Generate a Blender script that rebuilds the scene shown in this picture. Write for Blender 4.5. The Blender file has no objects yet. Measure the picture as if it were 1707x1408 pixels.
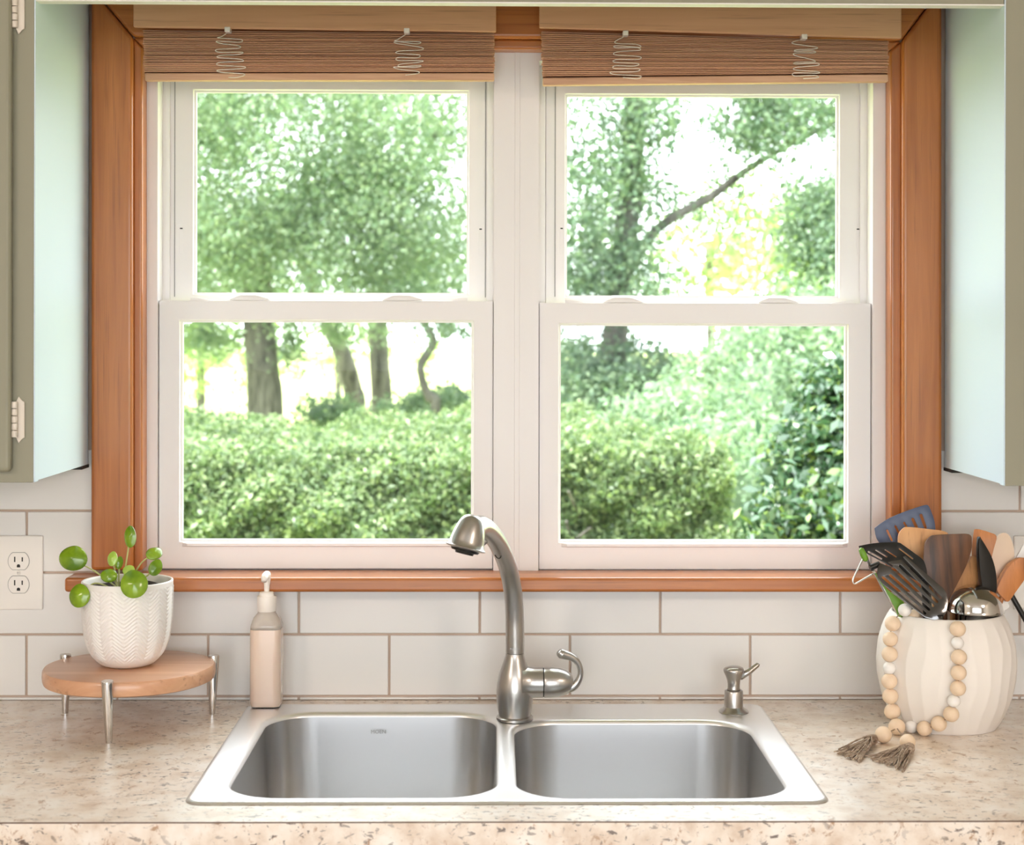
import bpy, bmesh, math, random
import numpy as np
from mathutils import Matrix, Vector

random.seed(7)
rng = np.random.default_rng(11)
S = bpy.context.scene
C = S.collection

# ------------------------------------------------------------------ camera
CZ = 0.914                      # height of the worktop
FPX = 2700.0                    # focal length in pixels of the 1707 px frame
EYE = Vector((0.0, -2.694, CZ + 0.605))
YAW, ROLL = 0.01167, 0.0018
CM = (Matrix.Rotation(-YAW, 3, 'Z') @ Matrix.Rotation(math.radians(90), 3, 'X')
      @ Matrix.Rotation(ROLL, 3, 'Z'))
camd = bpy.data.cameras.new('camera')
cam = bpy.data.objects.new('camera', camd)
C.objects.link(cam)
cam.matrix_world = Matrix.Translation(EYE) @ CM.to_4x4()
camd.sensor_fit = 'HORIZONTAL'
camd.sensor_width = 36.0
camd.lens = 36.0 * FPX / 1707.0
camd.shift_y = (560.0 - 704.0) / 1707.0
camd.clip_start, camd.clip_end = 0.05, 400
camd.dof.use_dof = True
camd.dof.focus_distance = 2.55
camd.dof.aperture_fstop = 6.3
S.camera = cam

# ------------------------------------------------------------------ world, sun, room lamps, exposure
w = bpy.data.worlds.new('overcast_sky')
S.world = w
w.use_nodes = True
bg = w.node_tree.nodes['Background']
bg.inputs[0].default_value = (0.90, 0.95, 1.0, 1)
bg.inputs[1].default_value = 7.4

sund = bpy.data.lights.new('sun', 'SUN')
sund.energy = 13.0
sund.angle = math.radians(3)
sund.color = (1.0, 0.98, 0.92)
sun = bpy.data.objects.new('sun', sund)
C.objects.link(sun)
sdir = Vector((0.42, 0.16, -0.9)).normalized()     # high sun, over the roof ridge
sun.rotation_euler = sdir.to_track_quat('-Z', 'Y').to_euler()


def area_lamp(name, loc, target, size, power, color):
    d = bpy.data.lights.new(name, 'AREA')
    d.shape = 'DISK'
    d.size = size
    d.energy = power
    d.color = color
    o = bpy.data.objects.new(name, d)
    C.objects.link(o)
    o.location = loc
    o.rotation_euler = (Vector(target) - Vector(loc)).to_track_quat('-Z', 'Y').to_euler()
    return o


LAMP = (1.0, 0.84, 0.72)
area_lamp('ceiling_lamp', (-1.8, -2.9, 2.40), (-0.6, 0, 1.0), 0.5, 24, LAMP)
area_lamp('ceiling_lamp', (1.8, -2.9, 2.40), (0.6, 0, 1.0), 0.5, 24, LAMP)

S.view_settings.view_transform = 'Standard'
S.view_settings.look = 'None'
S.view_settings.gamma = 1.0
S.view_settings.use_curve_mapping = False
S.view_settings.exposure = 0.0
S.cycles.max_bounces = 10
S.cycles.diffuse_bounces = 4
S.cycles.transparent_max_bounces = 12
S.cycles.caustics_reflective = False
S.cycles.caustics_refractive = False


# ------------------------------------------------------------------ pixel -> world helpers
def ray(px, py):
    return CM @ Vector(((px - 853.5) / FPX, -(py - 560.0) / FPX, -1.0))


def at(px, py, Y):
    d = ray(px, py)
    return EYE + d * ((Y - EYE.y) / d.y)


def atz(px, py, z):
    d = ray(px, py)
    return EYE + d * ((z - EYE.z) / d.z)


def on_plane(px, py, p0, n):
    d = ray(px, py)
    return EYE + d * ((p0 - EYE).dot(n) / d.dot(n))


# ------------------------------------------------------------------ materials
def mat(name, color=(.8, .8, .8), rough=.5, metal=0.0, spec=None, coat=0.0, sub=0.0):
    m = bpy.data.materials.new(name)
    m.use_nodes = True
    b = m.node_tree.nodes['Principled BSDF']
    b.inputs['Base Color'].default_value = (*color, 1)
    b.inputs['Roughness'].default_value = rough
    b.inputs['Metallic'].default_value = metal
    if spec is not None:
        b.inputs['Specular IOR Level'].default_value = spec
    if coat:
        b.inputs['Coat Weight'].default_value = coat
        b.inputs['Coat Roughness'].default_value = 0.08
    if sub:
        b.inputs['Subsurface Weight'].default_value = sub
        b.inputs['Subsurface Radius'].default_value = (.01, .006, .004)
    return m


def srgb(r, g, b):
    return tuple(((c / 255) / 12.92 if c / 255 <= .04045 else ((c / 255 + .055) / 1.055) ** 2.4) for c in (r, g, b))


def nodes(m):
    return m.node_tree.nodes, m.node_tree.links, m.node_tree.nodes['Principled BSDF']


def tex_noise(m, scale_xyz, scale, detail=4, rough=.55, dist=0.0):
    N, L, b = nodes(m)
    tc = N.new('ShaderNodeTexCoord')
    mp = N.new('ShaderNodeMapping')
    mp.inputs['Scale'].default_value = scale_xyz
    L.new(tc.outputs['Object'], mp.inputs['Vector'])
    n = N.new('ShaderNodeTexNoise')
    n.inputs['Scale'].default_value = scale
    n.inputs['Detail'].default_value = detail
    n.inputs['Roughness'].default_value = rough
    n.inputs['Distortion'].default_value = dist
    L.new(mp.outputs[0], n.inputs['Vector'])
    return n


def ramp(m, fac, stops):
    N, L, b = nodes(m)
    r = N.new('ShaderNodeValToRGB')
    e = r.color_ramp.elements
    while len(e) < len(stops):
        e.new(.5)
    for el, (p, c) in zip(e, stops):
        el.position = p
        el.color = (*c, 1)
    L.new(fac, r.inputs[0])
    return r


def mix(m, fac, a, b_, mode='MIX'):
    N, L, b = nodes(m)
    x = N.new('ShaderNodeMix')
    x.data_type = 'RGBA'
    x.blend_type = mode
    for val, i in ((fac, 0), (a, 6), (b_, 7)):
        if isinstance(val, (int, float)):
            x.inputs[i].default_value = val
        elif isinstance(val, tuple):
            x.inputs[i].default_value = (*val, 1)
        else:
            L.new(val, x.inputs[i])
    return x.outputs[2]


def bump(m, height, strength=.2, dist=.001):
    N, L, b = nodes(m)
    k = N.new('ShaderNodeBump')
    k.inputs['Strength'].default_value = strength
    k.inputs['Distance'].default_value = dist
    L.new(height, k.inputs['Height'])
    L.new(k.outputs[0], b.inputs['Normal'])


def wood(name, dark, light, axis='Z', fine=1.0, rough=.38, contrast=.22, coat=0.0):
    m = mat(name, light, rough, coat=coat)
    N, L, b = nodes(m)
    sc = {'X': (3, 60, 60), 'Y': (60, 3, 60), 'Z': (60, 60, 3)}[axis]
    n1 = tex_noise(m, tuple(c * fine for c in sc), 1.0, 6, .6, .6)
    sc2 = {'X': (6, 260, 260), 'Y': (260, 6, 260), 'Z': (260, 260, 6)}[axis]
    n2 = tex_noise(m, tuple(c * fine for c in sc2), 1.0, 3, .6)
    r1 = ramp(m, n1.outputs[0], [(.5 - contrast, dark), (.5 + contrast, light)])
    d2 = tuple(c * .55 for c in dark)
    r2 = ramp(m, n2.outputs[0], [(.30, (1, 1, 1)), (.42, (0, 0, 0))])
    f = N.new('ShaderNodeMath')
    f.operation = 'MULTIPLY'
    f.inputs[1].default_value = .42
    L.new(r2.outputs[0], f.inputs[0])
    L.new(mix(m, f.outputs[0], r1.outputs[0], d2), b.inputs['Base Color'])
    bump(m, n2.outputs[0], .12, .0006)
    return m


M = {}
M['wall'] = mat('painted_wall', srgb(226, 218, 206), .7)
M['ceil'] = mat('ceiling_paint', srgb(238, 235, 228), .8)
M['floor'] = wood('floor_wood', srgb(110, 92, 76), srgb(156, 134, 112), 'Y')
M['grout'] = mat('grout', srgb(196, 174, 158), .9)
M['tile'] = mat('tile_white', srgb(234, 231, 228), .32)
_n = tex_noise(M['tile'], (1, 1, 1), 9, 2)
bump(M['tile'], _n.outputs[0], .08, .002)
M['vinyl'] = mat('vinyl_white', srgb(236, 232, 232), .42)
M['gasket'] = mat('sash_gap', srgb(150, 148, 148), .7)
M['casing_v'] = wood('stained_wood_upright', srgb(156, 86, 34), srgb(200, 124, 62), 'Z', .8, .34, .30, coat=.25)
M['casing_h'] = wood('stained_wood_level', srgb(156, 86, 34), srgb(200, 124, 62), 'X', .8, .34, .30, coat=.25)
M['front_paint'] = mat('cabinet_front_paint', srgb(146, 143, 124), .5)
M['side_lit_paint'] = mat('cabinet_side_window_lit', srgb(204, 221, 236), .45)  # cabinet colour made paler, window light on the sides put into it
M['hinge'] = mat('painted_hinge', srgb(222, 212, 200), .4)
M['dark'] = mat('dark_slot', srgb(28, 24, 22), .6)
M['plate'] = mat('outlet_plastic', srgb(240, 235, 229), .35)
M['blind'] = wood('blind_slats', srgb(184, 132, 100), srgb(214, 164, 130), 'X', 1.2, .7, .3)
M['valance'] = wood('blind_valance', srgb(208, 158, 118), srgb(222, 174, 132), 'X', 1.2, .75, .3)
M['blind_rail'] = wood('blind_rail', srgb(186, 138, 108), srgb(220, 178, 146), 'X', 1.0, .6)
M['blind_shade'] = wood('blind_gap_shade', srgb(84, 54, 38), srgb(118, 80, 58), 'X', 1.2, .8)
M['cord'] = mat('cord', srgb(238, 228, 214), .8)
M['soap'] = mat('soap_bottle_glass', srgb(232, 208, 190), .14, coat=.5, sub=.15)
M['shoulder'] = mat('soap_bottle_clear', srgb(232, 222, 212), .08, coat=.8)
M['pump'] = mat('pump_plastic', srgb(245, 236, 228), .35)
M['ceramic'] = mat('white_ceramic', srgb(240, 236, 232), .42)
M['crock'] = mat('matte_stoneware', srgb(240, 233, 226), .55)
M['seam'] = mat('laminate_seam', srgb(112, 88, 74), .6)
M['soil'] = mat('soil', srgb(48, 34, 26), .95)
_n = tex_noise(M['soil'], (1, 1, 1), 160, 3)
bump(M['soil'], _n.outputs[0], 1.0, .004)
M['leaf'] = mat('pilea_leaf', srgb(96, 148, 24), .22, coat=.3)
_n = tex_noise(M['leaf'], (1, 1, 1), 30, 3)
_r = ramp(M['leaf'], _n.outputs[0], [(.3, srgb(80, 118, 10)), (.7, srgb(144, 176, 36))])
M['leaf'].node_tree.links.new(_r.outputs[0], nodes(M['leaf'])[2].inputs['Base Color'])
M['leaf_pale'] = mat('pilea_young_leaf', srgb(168, 200, 80), .28, coat=.3)
M['petiole'] = mat('pilea_stem', srgb(186, 186, 120), .45)
M['stand_wood'] = wood('stand_wood', srgb(184, 126, 92), srgb(230, 184, 148), 'X', .35, .36, .3, coat=.3)
M['chrome'] = mat('polished_steel', (.66, .645, .63), .11, 1.0)
M['bead'] = wood('bead_wood', srgb(230, 200, 168), srgb(244, 222, 196), 'Z', .7, .6, .3)
M['bead_white'] = mat('bead_white', srgb(240, 236, 232), .6)
M['jute'] = wood('jute_twine', srgb(104, 80, 62), srgb(206, 184, 162), 'X', 3.0, .95, .2)
M['nylon'] = mat('black_nylon', srgb(26, 25, 25), .28)
M['slate'] = mat('slate_blue_nylon', srgb(74, 84, 112), .4)
M['green'] = mat('green_silicone', srgb(104, 150, 40), .4)
M['steel_dark'] = mat('dark_steel', (.13, .127, .125), .13, 1.0)
M['beech'] = wood('beech', srgb(196, 138, 86), srgb(226, 172, 118), 'Z', .7, .5)
M['walnut'] = wood('walnut', srgb(36, 19, 10), srgb(124, 78, 46), 'Z', .45, .42, .18)
M['olive'] = wood('olive_wood', srgb(134, 88, 52), srgb(192, 140, 92), 'Z', .7, .5)
M['acacia'] = wood('acacia', srgb(150, 86, 40), srgb(206, 134, 76), 'Z', .7, .42)
M['maple'] = mat('pale_maple', srgb(236, 212, 188), .55)
M['white_plastic'] = mat('white_plastic', srgb(240, 238, 236), .35)
M['etch'] = mat('etched_mark', srgb(166, 164, 162), .45, .6)

# stainless steel, brushed
def brushed(name, col, rough, axis):
    m = mat(name, col, rough, 1.0)
    N, L, b = nodes(m)
    sc = {'X': (2, 900, 900), 'Z': (900, 900, 2)}[axis]
    n = tex_noise(m, sc, 1.0, 2, .5)
    mr = N.new('ShaderNodeMapRange')
    mr.inputs['To Min'].default_value = rough - .05
    mr.inputs['To Max'].default_value = rough + .07
    L.new(n.outputs[0], mr.inputs[0])
    L.new(mr.outputs[0], b.inputs['Roughness'])
    return m


M['sink'] = mat('brushed_steel', (.66, .66, .665), .28, 1.0)
M['deck'] = brushed('satin_steel', (.90, .90, .91), .36, 'X')
M['nickel'] = mat('brushed_nickel', (.47, .45, .43), .29, 1.0)

# speckled laminate worktop
m = M['counter'] = mat('granite_laminate', srgb(222, 200, 176), .36, coat=.25)
M['counter'].node_tree.nodes['Principled BSDF'].inputs['Coat Roughness'].default_value = .32
M['counter'].node_tree.nodes['Principled BSDF'].inputs['Coat Weight'].default_value = .9
M['counter'].node_tree.nodes['Principled BSDF'].inputs['Coat IOR'].default_value = 1.7
N, L, b = nodes(m)
n0 = tex_noise(m, (1, 1, 1), 22, 5, .6)
r0 = ramp(m, n0.outputs[0], [(.32, srgb(212, 188, 164)), (.5, srgb(236, 221, 205)), (.68, srgb(244, 236, 226))])
n1 = tex_noise(m, (1, 1.5, 1.4), 75, 5, .62, .7)
r1 = ramp(m, n1.outputs[0], [(.0, (1, 1, 1)), (.375, (1, 1, 1)), (.425, (0, 0, 0))])
n2 = tex_noise(m, (1.3, 1, 1), 48, 6, .7, .4)
r2 = ramp(m, n2.outputs[0], [(.58, (0, 0, 0)), (.66, (1, 1, 1))])
n3 = tex_noise(m, (1, 1, 1), 9, 2, .5)
r3 = ramp(m, n3.outputs[0], [(.40, (.25, .25, .25)), (.60, (1, 1, 1))])
c1 = mix(m, r2.outputs[0], r0.outputs[0], srgb(178, 138, 100))
fm = N.new('ShaderNodeMath'); fm.operation = 'MULTIPLY'
L.new(r1.outputs[0], fm.inputs[0]); L.new(r3.outputs[0], fm.inputs[1])
L.new(mix(m, fm.outputs[0], c1, srgb(92, 68, 50)), b.inputs['Base Color'])

# window glass: thin pane
def glass_mat():
    m = bpy.data.materials.new('window_glass')
    m.use_nodes = True
    N, L = m.node_tree.nodes, m.node_tree.links
    N.clear()
    out = N.new('ShaderNodeOutputMaterial')
    tr = N.new('ShaderNodeBsdfTransparent'); tr.inputs[0].default_value = (.97, .985, .975, 1)
    gl = N.new('ShaderNodeBsdfGlossy'); gl.inputs['Roughness'].default_value = .01
    mx = N.new('ShaderNodeMixShader'); mx.inputs[0].default_value = .003
    L.new(tr.outputs[0], mx.inputs[1]); L.new(gl.outputs[0], mx.inputs[2])
    L.new(mx.outputs[0], out.inputs[0])
    return m


M['glass'] = glass_mat()
_m = M['shoulder']
_N, _L, _b = nodes(_m)
_t = _N.new('ShaderNodeBsdfTransparent'); _t.inputs[0].default_value = (.95, .92, .90, 1)
_x = _N.new('ShaderNodeMixShader'); _x.inputs[0].default_value = .45
_L.new(_b.outputs[0], _x.inputs[1]); _L.new(_t.outputs[0], _x.inputs[2]); _L.new(_x.outputs[0], _N['Material Output'].inputs[0])


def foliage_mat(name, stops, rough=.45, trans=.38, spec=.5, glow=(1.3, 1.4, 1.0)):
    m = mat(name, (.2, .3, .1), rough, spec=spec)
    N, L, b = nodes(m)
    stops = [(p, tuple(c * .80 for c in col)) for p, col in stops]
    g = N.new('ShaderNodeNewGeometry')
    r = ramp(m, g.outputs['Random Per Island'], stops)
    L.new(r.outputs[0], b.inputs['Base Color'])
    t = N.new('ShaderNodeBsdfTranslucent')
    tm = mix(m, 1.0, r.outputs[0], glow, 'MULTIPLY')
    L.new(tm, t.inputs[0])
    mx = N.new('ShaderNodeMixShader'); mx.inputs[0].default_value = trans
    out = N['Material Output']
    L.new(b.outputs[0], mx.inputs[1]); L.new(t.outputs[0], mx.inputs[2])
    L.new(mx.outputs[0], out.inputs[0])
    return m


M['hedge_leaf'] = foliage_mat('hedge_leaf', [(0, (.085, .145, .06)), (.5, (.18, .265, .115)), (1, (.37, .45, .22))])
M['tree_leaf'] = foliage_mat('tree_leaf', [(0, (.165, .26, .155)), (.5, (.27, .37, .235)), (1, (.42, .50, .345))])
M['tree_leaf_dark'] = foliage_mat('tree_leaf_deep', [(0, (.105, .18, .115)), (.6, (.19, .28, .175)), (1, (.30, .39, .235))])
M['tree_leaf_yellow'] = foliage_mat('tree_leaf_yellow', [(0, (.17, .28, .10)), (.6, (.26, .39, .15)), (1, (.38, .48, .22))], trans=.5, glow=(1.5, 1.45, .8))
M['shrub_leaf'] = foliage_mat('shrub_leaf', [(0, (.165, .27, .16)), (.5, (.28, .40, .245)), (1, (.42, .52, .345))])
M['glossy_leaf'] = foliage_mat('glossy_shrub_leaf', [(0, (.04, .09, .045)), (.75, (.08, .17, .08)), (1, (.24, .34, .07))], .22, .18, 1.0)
M['bark'] = mat('bark', srgb(128, 120, 108), .9)
_n = tex_noise(M['bark'], (12, 12, 2.5), 1.2, 6, .65, .5)
_r = ramp(M['bark'], _n.outputs[0], [(.36, srgb(44, 41, 37)), (.64, srgb(108, 104, 97))])
M['bark'].node_tree.links.new(_r.outputs[0], nodes(M['bark'])[2].inputs['Base Color'])
bump(M['bark'], _n.outputs[0], .8, .03)
M['lawn'] = mat('lawn', srgb(170, 186, 112), .95)
_n = tex_noise(M['lawn'], (1, 1, 1), .6, 6, .7)
_r = ramp(M['lawn'], _n.outputs[0], [(.3, srgb(142, 166, 88)), (.7, srgb(204, 208, 142))])
M['lawn'].node_tree.links.new(_r.outputs[0], nodes(M['lawn'])[2].inputs['Base Color'])
M['concrete'] = mat('added_patio_concrete', srgb(150, 150, 152), .9)
M['siding'] = mat('outside_siding', srgb(214, 210, 202), .7)


# ------------------------------------------------------------------ mesh helpers
def tag(o, label=None, cat=None, group=None, kind=None):
    if label: o['label'] = label
    if cat: o['category'] = cat
    if group: o['group'] = group
    if kind: o['kind'] = kind
    return o


def empty(name, loc):
    o = bpy.data.objects.new(name, None)
    o.empty_display_size = .05
    C.objects.link(o)
    o.location = loc
    return o


def origin(o):
    p = Vector((0, 0, 0))
    while o is not None:
        p += o.location
        o = o.parent
    return p


class MB:
    """collects world-space geometry for ONE mesh object"""
    def __init__(self):
        self.v, self.f = [], []

    def add(self, vs, fs):
        k = len(self.v)
        self.v += [Vector(p) for p in vs]
        self.f += [tuple(i + k for i in f) for f in fs]
        return self

    def box(self, x0, x1, y0, y1, z0, z1):
        return self.add([(x0, y0, z0), (x1, y0, z0), (x1, y1, z0), (x0, y1, z0),
                         (x0, y0, z1), (x1, y0, z1), (x1, y1, z1), (x0, y1, z1)],
                        [(0, 3, 2, 1), (4, 5, 6, 7), (0, 1, 5, 4), (1, 2, 6, 5), (2, 3, 7, 6), (3, 0, 4, 7)])

    def prism(self, pts, d):
        """closed polygon pts (3D) extruded by vector d"""
        n = len(pts)
        a = [Vector(p) for p in pts]
        bq = [p + Vector(d) for p in a]
        self.add(a + bq, [tuple(range(n - 1, -1, -1)), tuple(range(n, 2 * n))] +
                 [(i, (i + 1) % n, n + (i + 1) % n, n + i) for i in range(n)])
        return self

    def lathe(self, prof, c, n=40, axis=(0, 0, 1), cap=True):
        """prof: list of (r, h) along the axis from centre c"""
        ax = Vector(axis).normalized()
        u = ax.orthogonal().normalized() if abs(ax.z) < .99 else Vector((1, 0, 0))
        v_ = ax.cross(u)
        c = Vector(c)
        vs, fs = [], []
        for r, h in prof:
            for i in range(n):
                t = 2 * math.pi * i / n
                vs.append(c + ax * h + (u * math.cos(t) + v_ * math.sin(t)) * r)
        for j in range(len(prof) - 1):
            for i in range(n):
                fs.append((j * n + i, j * n + (i + 1) % n, (j + 1) * n + (i + 1) % n, (j + 1) * n + i))
        if cap:
            fs.append(tuple(range(n - 1, -1, -1)))
            k = (len(prof) - 1) * n
            fs.append(tuple(range(k, k + n)))
        return self.add(vs, fs)

    def tube(self, pts, rad, n=12, cap=True, flat=1.0):
        pts = [Vector(p) for p in pts]
        if not hasattr(rad, '__len__'):
            rad = [rad] * len(pts)
        vs, fs = [], []
        t = (pts[1] - pts[0]).normalized()
        u = t.orthogonal().normalized()
        for i, p in enumerate(pts):
            if i == 0: t2 = (pts[1] - pts[0])
            elif i == len(pts) - 1: t2 = (pts[-1] - pts[-2])
            else: t2 = (pts[i + 1] - pts[i - 1])
            t2 = t2.normalized()
            u = (u - t2 * u.dot(t2)).normalized()
            v_ = t2.cross(u)
            for k in range(n):
                a = 2 * math.pi * k / n
                vs.append(p + (u * math.cos(a) + v_ * math.sin(a) * flat) * rad[i])
        for j in range(len(pts) - 1):
            for i in range(n):
                fs.append((j * n + i, j * n + (i + 1) % n, (j + 1) * n + (i + 1) % n, (j + 1) * n + i))
        if cap:
            fs.append(tuple(range(n - 1, -1, -1)))
            k = (len(pts) - 1) * n
            fs.append(tuple(range(k, k + n)))
        return self.add(vs, fs)

    def ball(self, c, r, n=24, m=14, sc=(1, 1, 1)):
        c = Vector(c)
        vs = [c + Vector((0, 0, -r * sc[2]))]
        for j in range(1, m):
            ph = -math.pi / 2 + math.pi * j / m
            for i in range(n):
                t = 2 * math.pi * i / n
                vs.append(c + Vector((math.cos(t) * math.cos(ph) * r * sc[0], math.sin(t) * math.cos(ph) * r * sc[1], math.sin(ph) * r * sc[2])))
        vs.append(c + Vector((0, 0, r * sc[2])))
        fs = [(0, 1 + (i + 1) % n, 1 + i) for i in range(n)]
        for j in range(m - 2):
            for i in range(n):
                a = 1 + j * n
                fs.append((a + i, a + (i + 1) % n, a + n + (i + 1) % n, a + n + i))
        a = 1 + (m - 2) * n
        fs += [(a + i, a + (i + 1) % n, len(vs) - 1) for i in range(n)]
        return self.add(vs, fs)

    def build(self, name, material, parent=None, smooth=False, bevel=0.0, seg=2, auto=None):
        me = bpy.data.meshes.new(name)
        o = bpy.data.objects.new(name, me)
        C.objects.link(o)
        off = Vector((0, 0, 0))
        if parent is not None:
            o.parent = parent
            off = origin(parent)
        bm = bmesh.new()
        vs = [bm.verts.new(p - off) for p in self.v]
        for f in self.f:
            try:
                bm.faces.new([vs[i] for i in f])
            except ValueError:
                pass
        if bevel:
            bm.normal_update()
            es = [e for e in bm.edges if len(e.link_faces) == 2 and e.calc_face_angle(0) > .6]
            bmesh.ops.bevel(bm, geom=es, offset=bevel, segments=seg, profile=.5, affect='EDGES', clamp_overlap=True)
        bmesh.ops.recalc_face_normals(bm, faces=bm.faces)
        for f in bm.faces:
            f.smooth = bool(smooth)
        if smooth and auto:
            for e in bm.edges:
                if len(e.link_faces) == 2 and e.calc_face_angle(0) > auto:
                    e.smooth = False
        bm.to_mesh(me)
        bm.free()
        me.materials.append(material)
        return o


def base_at(mb_verts):
    xs = [p.x for p in mb_verts]; ys = [p.y for p in mb_verts]; zs = [p.z for p in mb_verts]
    return Vector(((min(xs) + max(xs)) / 2, (min(ys) + max(ys)) / 2, min(zs)))


def smooth_path(pts, k=8):
    """Catmull-Rom through points"""
    P = [Vector(p) for p in pts]
    P = [P[0] * 2 - P[1]] + P + [P[-1] * 2 - P[-2]]
    out = []
    for i in range(1, len(P) - 2):
        for s in range(k):
            t = s / k
            a, b_, c, d = P[i - 1], P[i], P[i + 1], P[i + 2]
            out.append(.5 * ((2 * b_) + (c - a) * t + (2 * a - 5 * b_ + 4 * c - d) * t * t + (3 * b_ - a - 3 * c + d) * t ** 3))
    out.append(P[-2])
    return out


def lerp_list(vals, n):
    return [float(x) for x in np.interp(np.linspace(0, 1, n), np.linspace(0, 1, len(vals)), vals)]


def rrect(x0, x1, y0, y1, r, n=8):
    pts = []
    for cx, cy, a0 in ((x1 - r, y1 - r, 0), (x0 + r, y1 - r, 90), (x0 + r, y0 + r, 180), (x1 - r, y0 + r, 270)):
        for i in range(n + 1):
            a = math.radians(a0 + 90 * i / n)
            pts.append((cx + r * math.cos(a), cy + r * math.sin(a)))
    return pts


def plate(name, material, parent, outline, holes, to3d, normal, thick, bevel=0.0, dish=0.0, smooth_n=0):
    """flat piece with real holes: 2D outline (+holes) -> 3D through to3d(u, v), thickness along normal"""
    def closed_smooth(pts, k):
        P = [Vector((p[0], p[1], 0)) for p in pts]
        n = len(P)
        out = []
        for i in range(n):
            a, b_, c, d = P[i - 1], P[i], P[(i + 1) % n], P[(i + 2) % n]
            for s in range(k):
                t = s / k
                q = .5 * ((2 * b_) + (c - a) * t + (2 * a - 5 * b_ + 4 * c - d) * t * t + (3 * b_ - a - 3 * c + d) * t ** 3)
                out.append((q.x, q.y))
        return out
    if smooth_n:
        outline = closed_smooth(outline, smooth_n)
    bm = bmesh.new()
    off = origin(parent) if parent is not None else Vector((0, 0, 0))
    es = []
    for loop in [outline] + holes:
        vs = [bm.verts.new(to3d(u, v) - off) for u, v in loop]
        es += [bm.edges.new((vs[i], vs[(i + 1) % len(vs)])) for i in range(len(vs))]
    bmesh.ops.triangle_fill(bm, use_beauty=True, use_dissolve=False, edges=es)
    nrm = Vector(normal).normalized()
    for v in bm.verts:
        v.co -= nrm * thick / 2
    g = bmesh.ops.extrude_face_region(bm, geom=list(bm.faces))
    for e in g['geom']:
        if isinstance(e, bmesh.types.BMVert):
            e.co += nrm * thick
    bmesh.ops.recalc_face_normals(bm, faces=bm.faces)
    if bevel:
        bm.normal_update()
        ee = [e for e in bm.edges if len(e.link_faces) == 2 and e.calc_face_angle(0) > .9]
        bmesh.ops.bevel(bm, geom=ee, offset=bevel, segments=2, profile=.5, affect='EDGES', clamp_overlap=True)
    me = bpy.data.meshes.new(name)
    for f in bm.faces: f.smooth = True
    for e in bm.edges:
        if len(e.link_faces) == 2 and e.calc_face_angle(0) > .6: e.smooth = False
    bm.to_mesh(me); bm.free()
    me.materials.append(material)
    o = bpy.data.objects.new(name, me)
    C.objects.link(o)
    if parent is not None: o.parent = parent
    return o


def text_mark(name, body, size, loc, rot, material, parent):
    cu = bpy.data.curves.new(name, 'FONT')
    cu.body = body
    cu.size = size
    cu.align_x = 'CENTER'
    cu.extrude = .0001
    t = bpy.data.objects.new(name, cu)
    C.objects.link(t)
    me = bpy.data.meshes.new_from_object(t.evaluated_get(bpy.context.evaluated_depsgraph_get()))
    bpy.data.objects.remove(t)
    me.materials.clear()
    me.materials.append(material)
    o = bpy.data.objects.new(name, me)
    C.objects.link(o)
    o.parent = parent
    o.location = Vector(loc) - origin(parent)
    o.rotation_euler = rot
    return o


# ================================================================== THE ROOM
def struct(name, mb, material, **k):
    o = mb.build(name, material, **k)
    o['kind'] = 'structure'
    return o


RX0, RX1, RY0, RH = -2.3, 2.3, -4.9, 2.44
struct('floor', MB().box(RX0, RX1, RY0, 0, -.05, 0), M['floor'])
struct('ceiling', MB().box(RX0 - .1, RX1 + .1, RY0 - .1, .16, RH, RH + .12), M['ceil'])
struct('wall_left', MB().box(RX0 - .1, RX0, RY0, .008, 0, RH), M['wall'])
struct('wall_right', MB().box(RX1, RX1 + .1, RY0, .008, 0, RH), M['wall'])
# unseen wide opening added behind the camera to let daylight fill the room
PO = (-1.45, 1.45, .04, 2.18)
struct('wall_behind', MB().box(RX0 - .1, PO[0], RY0 - .1, RY0, 0, RH).box(PO[1], RX1 + .1, RY0 - .1, RY0, 0, RH)
       .box(PO[0], PO[1], RY0 - .1, RY0, PO[3], RH).box(PO[0], PO[1], RY0 - .1, RY0, 0, PO[2]), M['wall'])

# window opening
OX0, OX1 = at(233, 500, 0).x, at(1489, 500, 0).x
OZ0, OZ1 = at(800, 952, .04).z, at(800, 78, 0).z
WF = .0035                                            # grout face, tiles stand proud to Y = 0
wall = struct('wall_back', MB()
              .box(RX0 - .1, OX0, WF, .16, 0, RH).box(OX1, RX1 + .1, WF, .16, 0, RH)
              .box(OX0, OX1, WF, .16, 0, OZ0).box(OX0, OX1, WF, .16, OZ1, RH), M['grout'])

# tiles, running bond
TW, TH, G = .2967, .0988, .0038
PX_, PZ_ = TW + G, TH + G
Z1 = CZ + .605 - (1057 - 560) / 1002.0               # joint between the first and second full course
_tile_cache = {}


def tile(x0, x1, z0, z1):
    wdt, h = round(x1 - x0, 4), round(z1 - z0, 4)
    if wdt < .006 or h < .003:
        return
    if (wdt, h) not in _tile_cache:
        o = MB().box(-wdt / 2, wdt / 2, 0, .008, -h / 2, h / 2).build('tile', M['tile'], None, bevel=.0011)
        _tile_cache[(wdt, h)] = o.data
    else:
        o = bpy.data.objects.new('tile', _tile_cache[(wdt, h)])
        C.objects.link(o)
    o.parent = wall
    o.location = ((x0 + x1) / 2, random.uniform(-.0004, .0003), (z0 + z1) / 2)


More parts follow.
